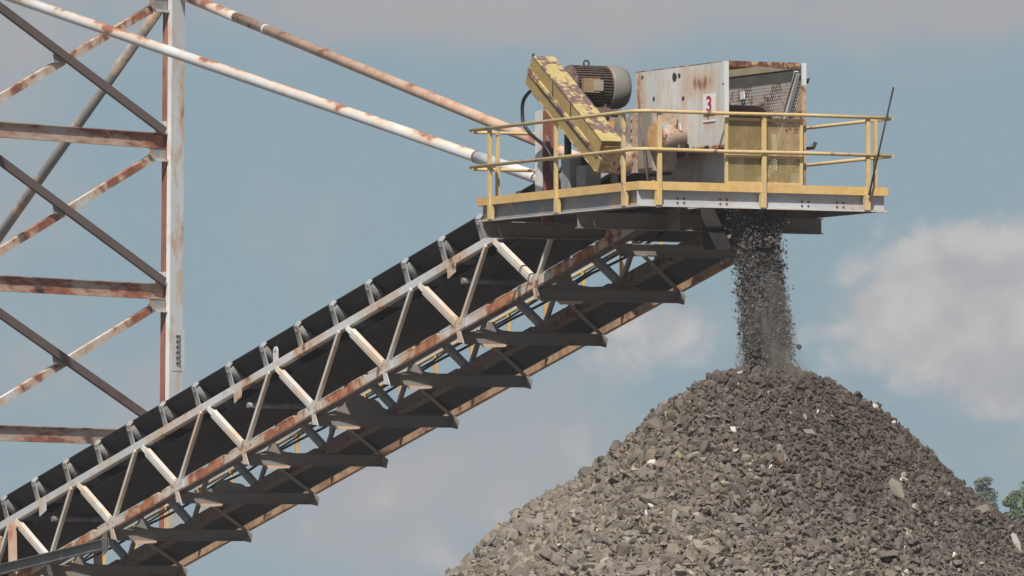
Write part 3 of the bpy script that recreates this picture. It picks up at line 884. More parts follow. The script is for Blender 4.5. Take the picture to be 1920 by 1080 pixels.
# ------------------------------------------------------------------ drive: motor, guard, reducer, stand
MX, MZ, MR = -3.80, 10.10, 0.29
mot = thing('electric_motor', 'brown finned electric motor with a grey fan cover beside the yellow drive guard', 'motor', (MX, 1.2, 9.75))
mb_ = MB()
mb_.tube([(MX, 0.70, MZ), (MX, 0.78, MZ), (MX, 0.80, MZ), (MX, 1.42, MZ), (MX, 1.44, MZ)], [0.22, 0.26, MR - 0.03, MR - 0.03, 0.25], 32)
mb_.build('body', M['motor'], mot)
fn = MB()
for k in range(44):
    a = 2 * PI * k / 44
    if abs(math.sin(a) + 1) < 0.12:
        continue
    c_, s_ = math.cos(a), math.sin(a)
    m0 = Vector((MX + c_ * (MR - 0.035), 0, MZ + s_ * (MR - 0.035)))
    m1 = Vector((MX + c_ * (MR + 0.012), 0, MZ + s_ * (MR + 0.012)))
    t_ = Vector((-s_, 0, c_)) * 0.007
    fn.add([m0 - t_ + Vector((0, 0.86, 0)), m1 - t_ + Vector((0, 0.86, 0)), m1 + t_ + Vector((0, 0.86, 0)), m0 + t_ + Vector((0, 0.86, 0)),
            m0 - t_ + Vector((0, 1.40, 0)), m1 - t_ + Vector((0, 1.40, 0)), m1 + t_ + Vector((0, 1.40, 0)), m0 + t_ + Vector((0, 1.40, 0))],
           [(0, 1, 2, 3), (7, 6, 5, 4), (0, 4, 5, 1), (1, 5, 6, 2), (2, 6, 7, 3), (3, 7, 4, 0)])
fn.build('cooling_fins', M['motor'], mot)
MB().tube([(MX, 0.62, MZ), (MX, 0.70, MZ), (MX, 0.84, MZ), (MX, 0.87, MZ)], [0.12, 0.20, 0.295, 0.29], 32).build('end_bell', M['motor'], mot)
MB().tube([(MX, 1.41, MZ), (MX, 1.43, MZ), (MX, 1.62, MZ), (MX, 1.70, MZ), (MX, 1.73, MZ)], [0.30, 0.312, 0.305, 0.27, 0.20], 32).build('fan_cover', M['motor_cap'], mot)
MB().box((MX + 0.16, 0.90, MZ - 0.10), (MX + 0.36, 1.16, MZ + 0.10)).build('terminal_box', M['motor_box'], mot)
MB().box((MX + 0.361, 1.05, MZ - 0.075), (MX + 0.372, 1.20, MZ + 0.075)).build('nameplate', M['nameplate'], mot)
eb = MB()
ringp = [(MX, 1.12 + 0.042 * math.sin(2 * PI * k / 14), 10.43 + 0.042 * math.cos(2 * PI * k / 14)) for k in range(15)]
eb.tube(ringp, 0.012, 8, False)
eb.tube([(MX, 1.12, 10.34), (MX, 1.12, 10.39)], 0.02, 8)
eb.build('lifting_eye', M['steel_dark'], mot)
ft = MB()
ft.box((MX - 0.25, 0.86, 9.76), (MX + 0.27, 1.36, 9.80))
for y in (0.92, 1.30):
    ft.plate([(MX - 0.22, y - 0.02, 9.80), (MX + 0.24, y - 0.02, 9.80), (MX + 0.15, y - 0.02, 9.92), (MX - 0.15, y - 0.02, 9.92)], (0, 0.04, 0))
    ft.bolt((MX + 0.22, y, 9.80), (0, 0, 1), 0.025, 0.045)
ft.build('foot', M['brown'], mot)

G0, G1 = Vector((-4.12, 0, 10.29)), Vector((-1.90, 0, 8.92))
gd = thing('drive_guard', 'slanted yellow sheet-metal belt guard with flaking paint in front of the motor', 'drive guard', (-3.0, 0.5, 8.8))
gdir = (G1 - G0).normalized()
gn = Vector((gdir.z, 0, -gdir.x))
if gn.z < 0:
    gn = -gn
glen = (G1 - G0).length
def gpt(s, n, y): return G0 + gdir * s + gn * n + Vector((0, y, 0))
NB, NT_ = -0.16, 0.285
def gbox(s0, s1, n0, n1, y0, y1, name, mat, chamfer=0.0):
    m = MB()
    poly = [(s0, n0), (s1, n0), (s1, n1), (s0 + chamfer, n1), (s0, n1 - chamfer)] if chamfer else [(s0, n0), (s1, n0), (s1, n1), (s0, n1)]
    m.plate([gpt(s, n, y0) for s, n in poly], (0, y1 - y0, 0))
    return m.build(name, mat, gd)
gbox(0.0, glen, NB, 0.050, 0.36, 0.66, 'lower_half', M['guard_yellow'])
gbox(0.0, glen - 0.10, 0.064, NT_, 0.36, 0.66, 'upper_half', M['guard_yellow'], 0.05)
gbox(0.02, glen - 0.05, 0.051, 0.063, 0.385, 0.64, 'seam', M['steel_dark'])
gbox(0.40, glen - 0.40, 0.05, 0.095, 0.325, 0.359, 'seam_flange', M['guard_top'])
gbox(0.0, 0.34, 0.02, 0.095, 0.34, 0.359, 'latch_plate', M['hood_dark'])
gbox(0.25, glen - 0.1, 0.012, 0.049, 0.345, 0.359, 'shadow_strip', M['brown'])  # solid brown strip drawn as the shadow below the seam flange
gbox(0.3, glen - 0.05, NB - 0.012, NB - 0.001, 0.35, 0.64, 'bottom_lip', M['guard_top'])
gbox(0.05, glen - 0.08, NT_ + 0.001, NT_ + 0.016, 0.35, 0.68, 'cover_strip', M['guard_top'])
gbox(glen + 0.001, glen + 0.012, NB + 0.01, 0.26, 0.37, 0.65, 'end_plate', M['motor_box'])
gr_ = MB()
for s in (0.85, 1.5):
    gr_.plate([gpt(s, 0.10, 0.352), gpt(s + 0.02, 0.10, 0.352), gpt(s - 0.08, 0.26, 0.352), gpt(s - 0.10, 0.26, 0.352)], (0, 0.007, 0))
gr_.bolt(gpt(0.02, NT_ - 0.02, 0.37), (0, 0, 1), 0.022, 0.05)
gr_.build('strap', M['steel_dark'], gd)

red = thing('gear_reducer', 'blue-grey bolted gear reducer housing between the drive guard and the hood', 'gearbox', (-1.75, 1.1, 8.5))
rb = MB()
rb.box((-2.12, 0.92, 8.80), (-1.40, 1.30, 9.64))
rb.build('housing', M['reducer'], red)
fl = MB()
fl.box((-2.05, 0.885, 8.79), (-1.82, 0.919, 9.60))
for k in range(6):
    fl.bolt((-1.95, 0.884, 8.87 + 0.135 * k), (0, -1, 0), 0.025, 0.02)
fl.build('bolted_flange', M['reducer'], red)
MB().box((-1.80, 0.895, 8.84), (-1.40, 0.919, 9.62)).build('cover_plate', M['motor_cap'], red)
MB().tube([(-2.12, 0.68, 9.0), (-2.12, 0.74, 9.0), (-2.12, 0.92, 9.0)], [0.16, 0.22, 0.24], 20).build('input_hub', M['reducer'], red)
MB().tube([(-1.25, 0.86, 9.26), (-1.25, 0.885, 9.26), (-1.25, 0.92, 9.26)], [0.19, 0.19, 0.175], 24).build('end_flange', M['orange'], red)
MB().tube([(-1.25, 0.921, 9.26), (-1.25, 1.08, 9.26), (-1.25, 1.16, 9.26), (-1.25, 1.34, 9.26)], [0.19, 0.2, 0.13, 0.08], 24).build('shaft_bearing', M['reducer'], red)
MB().box((-1.55, 0.95, 8.475), (-0.95, 1.30, 8.72)).build('pedestal', M['steel_dark'], red)
MB().tube([(-1.5, 0.85, 8.56), (-1.1, 0.78, 8.60)], 0.05, 10).build('drain_pipe', M['reducer'], red)

stand = thing('motor_stand', 'grey and brown steel post frame carrying the motor above the platform', 'stand', (-4.2, 1.0, 8.47))
MB().prof((-4.90, 1.03, 8.2), (-4.90, 1.03, 9.82), ibeam(0.19, 0.20, 0.016), (1, 0, 0)).build('tall_post', M['column_rust'], stand)
MB().box((-5.015, 0.926, 8.2), (-4.79, 0.934, 9.82)).build('flange_plate', M['hood'], stand)
MB().bar((-3.60, 0.78, 8.475), (-3.60, 0.78, 9.08), 0.26, 0.20, (0, 1, 0)).build('short_post', M['grey'], stand)
MB().bar((-4.82, 1.0, 9.45), (-4.25, 0.95, 8.5), 0.06, 0.05, (0, 1, 0)).build('knee_brace', M['brown'], stand)
MB().bar((-4.30, 0.9, 8.5), (-3.75, 0.85, 9.05), 0.06, 0.05, (0, 1, 0)).build('knee_brace', M['grey'], stand)
MB().box((-4.05, 0.80, 9.68), (-3.30, 1.42, 9.755)).build('bed_plate', M['brown'], stand)
for x in (-3.98, -3.36):
    for y in (0.92, 1.34):
        MB().bar((x, y, 8.475), (x, y, 9.68), 0.08, 0.08, (1, 0, 0)).build('leg', M['steel_dark'], stand)
MB().plate([(-3.45, 1.25, 9.15), (-2.72, 1.25, 9.15), (-2.72, 1.25, 9.62), (-3.45, 1.25, 9.66)], (0, 0.015, 0)).build('side_plate', M['reducer'], stand)
MB().box((-3.5, 1.10, 9.45), (-3.1, 1.2, 9.58)).build('take_up_block', M['orange'], stand)
MB().bar((-3.2, 0.85, 8.475), (-3.2, 0.85, 8.95), 0.3, 0.25, (0, 1, 0)).build('base_box', M['grey'], stand)

cb_pts = [(-4.20, 0.5, 10.08), (-4.40, 0.5, 10.02), (-4.54, 0.5, 9.92), (-4.57, 0.5, 9.78), (-4.52, 0.5, 9.60), (-4.38, 0.55, 9.44), (-4.1, 0.62, 9.26), (-3.95, 0.7, 9.0), (-3.9, 0.75, 8.6), (-3.88, 0.75, 8.48)]
def smooth_pts(p, n=6):
    out = []
    q = [Vector(p[0])] + [Vector(a) for a in p] + [Vector(p[-1])]
    for i in range(1, len(q) - 2):
        for k in range(n):
            t = k / n
            a, b, c, e = q[i - 1], q[i], q[i + 1], q[i + 2]
            out.append(0.5 * ((2 * b) + (c - a) * t + (2 * a - 5 * b + 4 * c - e) * t * t + (3 * b - a - 3 * c + e) * t ** 3))
    out.append(q[-2])
    return out
tag(MB().tube(smooth_pts(cb_pts), 0.026, 10).build('motor_cable', M['cable'], None), 'thick black cable looping out behind the top of the yellow drive guard', 'cable')
tag(MB().tube([(0.085, 3.51, 8.45), (0.085, 3.90, 9.95)], 0.014, 8).build('steel_rod', M['steel_dark'], None), 'thin black rod leaning against the right end of the yellow railing', 'rod')
tag(MB().tube([(-0.74, 0.52, 8.474), (-1.04, 0.50, 9.89)], 0.019, 8).build('steel_rod', M['brown'], None), 'rusty iron bar leaning upright in front of the gear reducer', 'rod')

# ------------------------------------------------------------------ suspension pipes and tower
TD = Vector((-0.435, 0.900, 0)).normalized()        # along the tower face, away from the camera
TN = Vector((0.900, 0.435, 0)).normalized()
TC = Vector((-29.25, 6.36, 0))
LEN_T = 6.4
def tw(s, z, n=0.0): return TC - TD * s + TN * n + Vector((0, 0, z))
attach_n, attach_f = Vector((-4.87, 1.17, 8.79)), Vector((-4.87, 2.63, 8.79))
top_n, top_f = Vector((-26.38, 0.91, 13.24)), Vector((-29.17, 6.51, 13.24))
pn = thing('suspension_pipe', 'white pipe stay with light rust, running in front of the tower column to the platform', 'pipe', attach_n, 'pipe stays holding up the conveyor head')
jn = attach_n + (top_n - attach_n) * 0.112
MB().tube([jn, jn + (top_n - jn) * 0.3, jn + (top_n - jn) * 0.7, top_n], 0.083, 20).build('pipe', M['pipe_white'], pn)
MB().tube([attach_n, jn], 0.09, 20).build('renewed_end', M['pipe_new'], pn)
MB().tube([jn - (top_n - jn).normalized() * 0.02, jn + (top_n - jn).normalized() * 0.03], 0.094, 20).build('joint_ring', M['brown'], pn)
pf = thing('suspension_pipe', 'heavily rust-mottled pipe stay running from the tower top to behind the motor', 'pipe', attach_f, 'pipe stays holding up the conveyor head')
jf = attach_f + (top_f - attach_f) * 0.87
MB().tube([attach_f, attach_f + (jf - attach_f) * 0.5, jf], 0.083, 20).build('pipe', M['pipe_rust'], pf)
MB().tube([jf, top_f], 0.085, 20).build('pipe', M['pipe_white'], pf)
jd = (top_f - attach_f).normalized()
MB().tube([attach_f + (top_f - attach_f) * 0.795, attach_f + (top_f - attach_f) * 0.80], 0.088, 20).build('joint_ring', M['paint'], pf)

tower = thing('support_tower', 'tall rusty cross-braced steel tower behind the low end of the conveyor', 'tower', TC)
for s in (0.0, LEN_T):
    # H column: flanges facing out of the tower face, slight inward lean
    a, b_ = tw(s, 0.0) + TD * (-0.12 if s == 0 else 0.12), tw(s, 14.2) + TD * (0.02 if s == 0 else -0.02)
    MB().prof(a, b_, [(-0.17, 0.082), (0.17, 0.082), (0.17, 0.10), (-0.17, 0.10)], TN).build('front_flange', M['column'], tower)
    MB().prof(a, b_, [(-0.008, -0.081), (0.008, -0.081), (0.008, 0.081), (-0.008, 0.081)], TN).build('web', M['column'], tower)
    MB().prof(a, b_, [(-0.17, -0.10), (0.17, -0.10), (0.17, -0.082), (-0.17, -0.082)], TN).build('back_flange', M['column_rust'], tower)
    MB().prof(a, b_, [(-0.168, -0.081), (-0.158, -0.081), (-0.158, 0.012), (-0.168, 0.012)], TN).build('cover_strip', M['column_rust'], tower)
    MB().prof(a, b_, [(-0.168, 0.013), (-0.158, 0.013), (-0.158, 0.081), (-0.168, 0.081)], TN).build('cover_strip', M['column'], tower)
sp = MB()
for k in range(6):
    for q in (-0.09, -0.03):
        sp.bolt(tw(q + 0.07, 7.08 + k * 0.09, 0.108), TN, 0.022, 0.02)
for k in range(4):
    sp.bolt(tw(0.172, 7.1 + k * 0.11, -0.04), -TD, 0.018, 0.02)
sp.build('splice_bolts', M['bolt'], tower)
MB().plate([tw(0.165, 6.95, 0.102), tw(-0.165, 6.95, 0.102), tw(-0.165, 7.65, 0.102), tw(0.165, 7.65, 0.102)], TN * 0.004).build('splice_plate', M['column'], tower)
levels = [13.29, 10.79, 8.27, 5.82, 3.35]
for i, z in enumerate(levels):
    MB().prof(tw(0.17, z, 0.0), tw(LEN_T - 0.17, z, 0.0), [(0.0, -0.13), (0.07, -0.13), (0.07, 0.13), (0.0, 0.13), (0.0, 0.115), (0.05, 0.115), (0.05, -0.115), (0.0, -0.115)]).build('horizontal_beam', M['tower_beam'], tower)
    MB().plate([tw(0.17, z - 0.131, -0.02), tw(0.58, z - 0.131, -0.02), tw(0.66, z - 0.22, -0.02), tw(0.5, z - 0.30, -0.02), tw(0.17, z - 0.30, -0.02)], TN * 0.012).build('gusset_plate', M['grey'], tower)
    MB().plate([tw(0.17, z - 0.30, 0.0), tw(0.56, z - 0.30, 0.0), tw(0.52, z - 0.345, 0.0), tw(0.17, z - 0.345, 0.0)], TN * 0.05).build('knee_bar', M['column'], tower)
    MB().plate([tw(0.17, z + 0.131, -0.01), tw(0.48, z + 0.131, -0.01), tw(0.36, z + 0.32, -0.01), tw(0.17, z + 0.34, -0.01)], TN * 0.012).build('gusset_plate', M['column'], tower)
    if i < 3:
        zl = levels[i + 1]
        MB().prof(tw(0.28, zl + 0.16, 0.06), tw(LEN_T - 0.3, z + 0.20, 0.06), [(-0.006, -0.07), (0.06, -0.07), (0.06, -0.055), (0.008, -0.055), (0.008, 0.07), (-0.006, 0.07)]).build('cross_brace', M['tower_brown'], tower)
        MB().prof(tw(0.5, z - 0.30, -0.05), tw(LEN_T - 0.3, zl - 0.24, -0.05), [(-0.006, -0.065), (0.008, -0.065), (0.008, 0.052), (0.06, 0.052), (0.06, 0.065), (-0.006, 0.065)]).build('cross_brace', M['tower_light'], tower)
for zc_ in (12.02, 9.53, 7.05):
    MB().plate([tw(3.12, zc_ + 0.07, 0.0), tw(2.86, zc_ + 0.07, 0.0), tw(2.82, zc_ - 0.07, 0.0), tw(3.08, zc_ - 0.07, 0.0)], TN * 0.02).build('crossing_plate', M['pipe_grey'], tower)
MB().tube([(-30.05, 6.57, 13.22), (-36.98, 6.56, 9.57), (-55.2, 6.54, 0.0)], 0.088, 18).build('back_stay', M['pipe_grey'], tower)

# ------------------------------------------------------------------ gravel
def ico(sub):
    import bmesh
    bm = bmesh.new()
    bmesh.ops.create_icosphere(bm, subdivisions=sub, radius=1.0)
    v = np.array([p.co[:] for p in bm.verts])
    f = np.array([[p.index for p in q.verts] for q in bm.faces])
    bm.free()
    return v, f


def rock_shapes(n, pts, rng):
    """angular crushed stones: hulls of a few scattered points, all padded to one face count"""
    import bmesh
    out = []
    while len(out) < n:
        p = rng.normal(size=(pts, 3))
        p /= np.linalg.norm(p, axis=1)[:, None]
        p *= rng.uniform(0.8, 1.08, pts)[:, None]
        p *= np.array([1.0, rng.uniform(0.62, 0.95), rng.uniform(0.34, 0.68)])
        bm = bmesh.new()
        for q in p:
            bm.verts.new(q)
        bmesh.ops.convex_hull(bm, input=bm.verts[:])
        bm.verts.ensure_lookup_table()
        loose = [q for q in bm.verts if not q.link_faces]
        ok = not loose and len(bm.faces) == 2 * pts - 4
        bm.verts.index_update()
        v = np.array([q.co[:] for q in bm.verts])
        f = np.array([[q.index for q in fc.verts] for fc in bm.faces]) if ok else None
        bm.free()
        if ok:
            out.append((v, f))
    return np.array([o[0] for o in out]), np.array([o[1] for o in out])


def rand_rot(n, rng, tilt=None):
    q = rng.normal(size=(n, 4))
    q /= np.linalg.norm(q, axis=1)[:, None]
    w, x, y, z = q.T
    return np.stack([1 - 2 * (y * y + z * z), 2 * (x * y - z * w), 2 * (x * z + y * w),
                     2 * (x * y + z * w), 1 - 2 * (x * x + z * z), 2 * (y * z - x * w),
                     2 * (x * z - y * w), 2 * (y * z + x * w), 1 - 2 * (x * x + y * y)], axis=1).reshape(n, 3, 3)


def stones_mesh(name, pos, size, col, rots, shapes, faces, rng, stretch=None):
    n = len(pos)
    sh = shapes
    pick = rng.integers(0, len(shapes), n)
    nv = sh.shape[1]
    v = sh[pick] * size[:, None, None]
    v = np.einsum('nij,nkj->nki', rots, v)
    if stretch is not None:
        v = v * stretch[None, None, :]
    v = v + pos[:, None, :]
    f = (faces[pick] + (np.arange(n) * nv)[:, None, None]).reshape(-1)
    return v.reshape(-1, 3), f, np.repeat(col, nv, axis=0)


def mesh_from_arrays(name, v, f, c, mat, extra=None):
    me = bpy.data.meshes.new(name)
    me.vertices.add(len(v))
    me.vertices.foreach_set('co', v.astype(np.float32).ravel())
    me.loops.add(len(f))
    me.loops.foreach_set('vertex_index', f.astype(np.int32))
    nf = len(f) // 3
    me.polygons.add(nf)
    me.polygons.foreach_set('loop_start', np.arange(0, len(f), 3, dtype=np.int32))
    me.polygons.foreach_set('loop_total', np.full(nf, 3, dtype=np.int32))
    me.polygons.foreach_set('use_smooth', np.zeros(nf, dtype=bool))
    me.update(calc_edges=True)
    at = me.attributes.new('stone', 'FLOAT_COLOR', 'POINT')
    cc = np.ones((len(v), 4), dtype=np.float32)
    cc[:, :3] = c
    at.data.foreach_set('color', cc.ravel())
    me.materials.append(mat)
    me.shade_flat()
    me.validate()
    o = bpy.data.objects.new(name, me)
    COL.objects.link(o)
    return o


APEX = np.array([-0.06, 2.02])
PR = np.array([0.0, 0.36, 0.8, 1.0, 1.5, 2.0, 2.5, 3.3, 4.35, 8.75])
PZ = np.array([6.02, 5.99, 5.84, 5.71, 5.38, 4.97, 4.56, 3.95, 3.17, -0.05])
LUMP = [(RNG.uniform(0, 2 * PI), RNG.uniform(0.6, 2.6), RNG.uniform(0.6, 2.6), RNG.uniform(0, 6)) for _ in range(10)]


def pile_h(x, y):
    dx, dy = x - APEX[0], y - APEX[1]
    r_ = np.hypot(dx, dy)
    h = np.interp(r_, PR, PZ)
    w = np.clip(r_ / 1.6, 0, 1)
    for a, fx, fy, ph in LUMP:
        h = h + w * 0.028 * np.sin(fx * x * math.cos(a) * 1.6 + fy * y * math.sin(a) * 1.6 + ph)
    return h


def stone_colours(n, pos, rng):
    right = np.array(RIGHT[:2])
    lat = (pos[:, :2] - APEX) @ right
    zz = pos[:, 2]
    # freshly dropped, damp fines on the upper and right slopes; dry sorted stone lower left
    dry = np.clip(0.36 - lat * 0.16 + (4.5 - zz) * 0.30 - 0.30 * np.exp(-((lat - 0.8) / 0.8) ** 2 - ((zz - 4.9) / 0.9) ** 2) + rng.normal(size=n) * 0.18, 0, 1)
    a = np.array([0.092, 0.078, 0.067])
    b = np.array([0.208, 0.185, 0.158])
    c = a[None] * (1 - dry[:, None]) + b[None] * dry[:, None]
    c = c * rng.uniform(0.72, 1.3, n)[:, None]
    c = c * (1 + rng.normal(size=n)[:, None] * np.array([[0.035, 0.0, -0.045]]))
    u = rng.random(n)
    c[u < 0.003] = np.array([0.55, 0.53, 0.49])
    m = (u >= 0.003) & (u < 0.012 + 0.035 * dry)
    c[m] = np.array([0.32, 0.29, 0.24]) * rng.uniform(0.8, 1.15, m.sum())[:, None]
    c = c * np.array([[1.04, 1.0, 0.95]])
    return np.clip(c, 0.02, 0.8)


# heap core (one sheet under the loose stones)
NA, NR = 160, 70
vs, fs = [], []
rad = np.concatenate([np.linspace(0, 5, 50), np.linspace(5.2, 8.9, NR - 50)])
for r_ in rad:
    for k in range(NA):
        a = 2 * PI * k / NA
        x, y = APEX[0] + r_ * math.cos(a), APEX[1] + r_ * math.sin(a)
        vs.append((x, y, float(pile_h(np.array(x), np.array(y))) - 0.03))
for i in range(NR - 1):
    for k in range(NA):
        a, b_, c_, e_ = i * NA + k, i * NA + (k + 1) % NA, (i + 1) * NA + (k + 1) % NA, (i + 1) * NA + k
        fs += [a, e_, c_, a, c_, b_]
core_v = np.array(vs)
core_f = np.array(fs)
core_c = stone_colours(len(core_v), core_v, RNG) * 0 + np.array([0.13, 0.11, 0.095])

big_sh, big_f = rock_shapes(24, 14, RNG)
sm_sh, sm_f = rock_shapes(20, 9, RNG)
parts_v, parts_f, parts_c = [core_v], [core_f], [core_c]
off = len(core_v)


def scatter(n, rmax, smin, smax, power, shapes, faces, front=True, lift=0.3, rmin=0.0, flat=0.5):
    global off
    r_ = np.sqrt(RNG.uniform(rmin ** 2, rmax ** 2, n))
    camdir = math.atan2(-AHEAD[1], -AHEAD[0])
    a = camdir + (RNG.uniform(-1.9, 1.9, n) if front else RNG.uniform(-PI, PI, n))
    x, y = APEX[0] + r_ * np.cos(a), APEX[1] + r_ * np.sin(a)
    s = smin * (smax / smin) ** (RNG.random(n) ** power)
    # big pieces roll to the foot, fines stay near the top right
    pos = np.stack([x, y, pile_h(x, y) + s * lift * RNG.uniform(-0.8, 1.0, n)], axis=1)
    lat = (pos[:, :2] - APEX) @ np.array(RIGHT[:2])
    s = s * np.clip(1.03 - 0.11 * lat - 0.07 * (pos[:, 2] - 4.6) - 0.22 * np.exp(-((lat - 0.8) / 0.8) ** 2 - ((pos[:, 2] - 4.9) / 0.9) ** 2), 0.5, 1.4)
    rots = rand_rot(n, RNG)
    v, f, c = stones_mesh('s', pos, s, stone_colours(n, pos, RNG), rots, shapes, faces, RNG)
    parts_v.append(v)
    parts_f.append(f + off)
    parts_c.append(c)
    off += len(v)


scatter(24000, 5.6, 0.018, 0.05, 1.0, sm_sh, sm_f)
scatter(15000, 5.6, 0.045, 0.10, 1.5, big_sh, big_f, lift=0.45)
scatter(800, 5.6, 0.09, 0.155, 1.8, big_sh, big_f, lift=0.35)
scatter(2500, 5.6, 0.03, 0.08, 1.3, sm_sh, sm_f, front=False)
scatter(3500, 8.9, 0.06, 0.13, 1.3, sm_sh, sm_f, front=False, rmin=5.2)
pile = mesh_from_arrays('gravel_pile', np.concatenate(parts_v), np.concatenate(parts_f), np.concatenate(parts_c), M['stone'])
tag(pile, 'tall conical heap of grey-brown crushed stone under the falling stream', 'gravel heap', kind='stuff')

# stream of stone leaving the chute: thrown forward, falling free
def stream(n, smin, smax, spread, shapes, faces):
    t = RNG.random(n)
    z = 8.62 - 2.62 * t
    x = -0.52 + 0.46 * t ** 0.8 + RNG.normal(size=n) * 0.11 * spread
    half = 0.30 + 0.05 * t
    u = RNG.uniform(-1, 1, n)
    u = np.sign(u) * np.abs(u) ** 0.8
    y = 1.98 + 0.04 * t + u * half * spread + RNG.normal(size=n) * 0.02
    s = smin * (smax / smin) ** (RNG.random(n) ** 1.5)
    pos = np.stack([x, y, z], axis=1)
    c = np.array([0.088, 0.079, 0.073])[None] * RNG.uniform(0.5, 2.2, n)[:, None]
    return stones_mesh('s', pos, s, c, rand_rot(n, RNG), shapes, faces, RNG)


v1, f1, c1 = stream(26000, 0.008, 0.026, 1.0, sm_sh, sm_f)
v2, f2, c2 = stream(1300, 0.026, 0.06, 0.97, sm_sh, sm_f)
v3, f3, c3 = stream(420, 0.010, 0.026, 1.22, sm_sh, sm_f)
fall = mesh_from_arrays('falling_gravel', np.concatenate([v1, v2, v3]), np.concatenate([f1, f2 + len(v1), f3 + len(v1) + len(v2)]), np.concatenate([c1, c2, c3]), M['stone'])
tag(fall, 'dense curtain of dark crushed stone falling from the chute onto the heap', 'falling gravel', kind='stuff')


# dust hanging in and round the falling stone
dm = bpy.data.materials.new('stone_dust')
dm.use_nodes = True
dn = NT(dm.node_tree)
dn.n.clear()
vol = dn.node('ShaderNodeVolumePrincipled')
vol.inputs['Color'].default_value = (0.66, 0.58, 0.50, 1)
dpos = dn.node('ShaderNodeNewGeometry').outputs['Position']
dtc = dn.node('ShaderNodeTexCoord').outputs['Object']
nz = dn.noise(dn.scalevec(dtc, (1.0, 1.0, 0.45)), 3.2, 4, 0.6)
dn.put(vol.inputs['Density'], dn.math('MULTIPLY', dn.smooth(nz, 0.38, 0.66), 2.6))
do_ = dn.node('ShaderNodeOutputMaterial')
dn.l.new(vol.outputs[0], do_.inputs['Volume'])
du = MB()
du.tube([(-0.33, 1.98, 7.65), (-0.28, 1.99, 7.4), (-0.22, 2.0, 7.0), (-0.10, 2.02, 6.4), (-0.06, 2.03, 6.1), (-0.06, 2.03, 5.9), (-0.06, 2.03, 5.3)], [0.24, 0.30, 0.36, 0.42, 0.55, 0.72, 0.5], 24)
tag(du.build('dust_cloud', dm, None), 'thin brownish dust hanging in the falling stone and over the heap top', 'dust', kind='stuff')


def single(name, label, cat, group, loc, size, colour, squash=(1, 1, 1), rot=None, seed=1):
    rng = np.random.default_rng(seed)
    sh, fc = rock_shapes(1, 16, rng)
    fc = fc[0]
    v = sh[0] * size * np.array(squash)
    rr_ = rand_rot(1, rng)[0] if rot is None else np.array(Matrix.Rotation(rot[2], 3, 'Z') @ Matrix.Rotation(rot[1], 3, 'Y') @ Matrix.Rotation(rot[0], 3, 'X'))
    v = v @ rr_.T
    o = mesh_from_arrays(name, v, fc.reshape(-1), np.array(colour), M['stone'])
    o.location = loc
    return tag(o, label, cat, group)


def on_pile(lat, z, extra=0.0):
    """point on the visible face of the heap at a sideways offset and height"""
    rr_ = np.interp(-z, -PZ, PR)
    fwd = math.sqrt(max(rr_ ** 2 - lat ** 2, 0.01))
    q = APEX + np.array(RIGHT[:2]) * lat - np.array(AHEAD[:2]) * fwd
    return Vector((q[0], q[1], float(pile_h(q[0], q[1])) + extra))


STRAY = 'stray stones falling beside the stream'
for i, (y, z, s, lab) in enumerate(((2.42, 7.66, 0.035, 'dark stray stone falling beside the top right edge of the stream'),
                                    (2.36, 7.44, 0.028, 'small dark stray stone below the first, right of the stream'),
                                    (1.42, 7.48, 0.03, 'dark stray stone falling off the left edge of the stream'),
                                    (2.62, 6.35, 0.055, 'largest stray stone, falling right of the stream low above the heap'),
                                    (2.72, 6.02, 0.03, 'stray stone bouncing just above the heap top, right of the stream'))):
    single('falling_stone', lab, 'stone', STRAY, (-0.3, y, z), s, (0.06, 0.06, 0.06), (1, 1, 1.3), seed=20 + i)
BIGS = 'larger stones lying on the heap'
for i, (lat, z, s, col_, sq, lab) in enumerate((
        (0.50, 4.98, 0.115, (0.21, 0.18, 0.155), (1, 1, 0.8), 'rounded brown boulder high on the face of the heap below the stream'),
        (1.65, 4.36, 0.17, (0.22, 0.19, 0.155), (1.2, 0.9, 0.6), 'big flat brown slab on the right half of the heap'),
        (1.9, 4.14, 0.10, (0.33, 0.30, 0.24), (1, 0.8, 0.9), 'pale wedge-shaped stone just right of and below the big slab'),
        (1.40, 3.44, 0.19, (0.14, 0.12, 0.105), (1.4, 0.9, 0.5), 'long dark slab near the bottom edge of the picture'),
        (2.85, 4.06, 0.16, (0.19, 0.165, 0.14), (1.3, 0.9, 0.6), 'flat brown slab near the right-hand skyline of the heap'),
        (3.30, 3.60, 0.17, (0.36, 0.33, 0.29), (1.5, 0.5, 0.4), 'long pale slab at the right edge of the picture'),
        (-0.40, 5.92, 0.07, (0.45, 0.43, 0.39), (1.2, 1, 0.7), 'pale stone near the top of the heap, left of the stream'),
        (0.95, 5.55, 0.06, (0.66, 0.65, 0.62), (1.2, 1, 0.8), 'white stone near the top right of the heap'),
        (0.62, 5.40, 0.055, (0.66, 0.65, 0.62), (1, 1, 0.8), 'white stone in the upper middle of the heap'),
        (-0.55, 5.22, 0.055, (0.66, 0.65, 0.62), (1, 1, 0.8), 'white stone in the upper left of the heap'),
        (-0.50, 4.90, 0.06, (0.60, 0.59, 0.56), (1.1, 1, 0.7), 'white stone in the middle of the heap'),
        (-1.72, 4.02, 0.055, (0.7, 0.69, 0.67), (1, 0.8, 0.8), 'square white stone low on the left half of the heap'),
        (-1.25, 4.78, 0.09, (0.24, 0.215, 0.10), (1.2, 1, 0.7), 'olive stone on the left half of the heap'),
        (-3.08, 3.98, 0.06, (0.10, 0.10, 0.10), (0.6, 0.6, 1.3), 'small dark upright stone on the left skyline of the heap'))):
    single('stone', lab, 'stone', BIGS, on_pile(lat, z, s * 0.25), s, col_, sq, seed=60 + i)

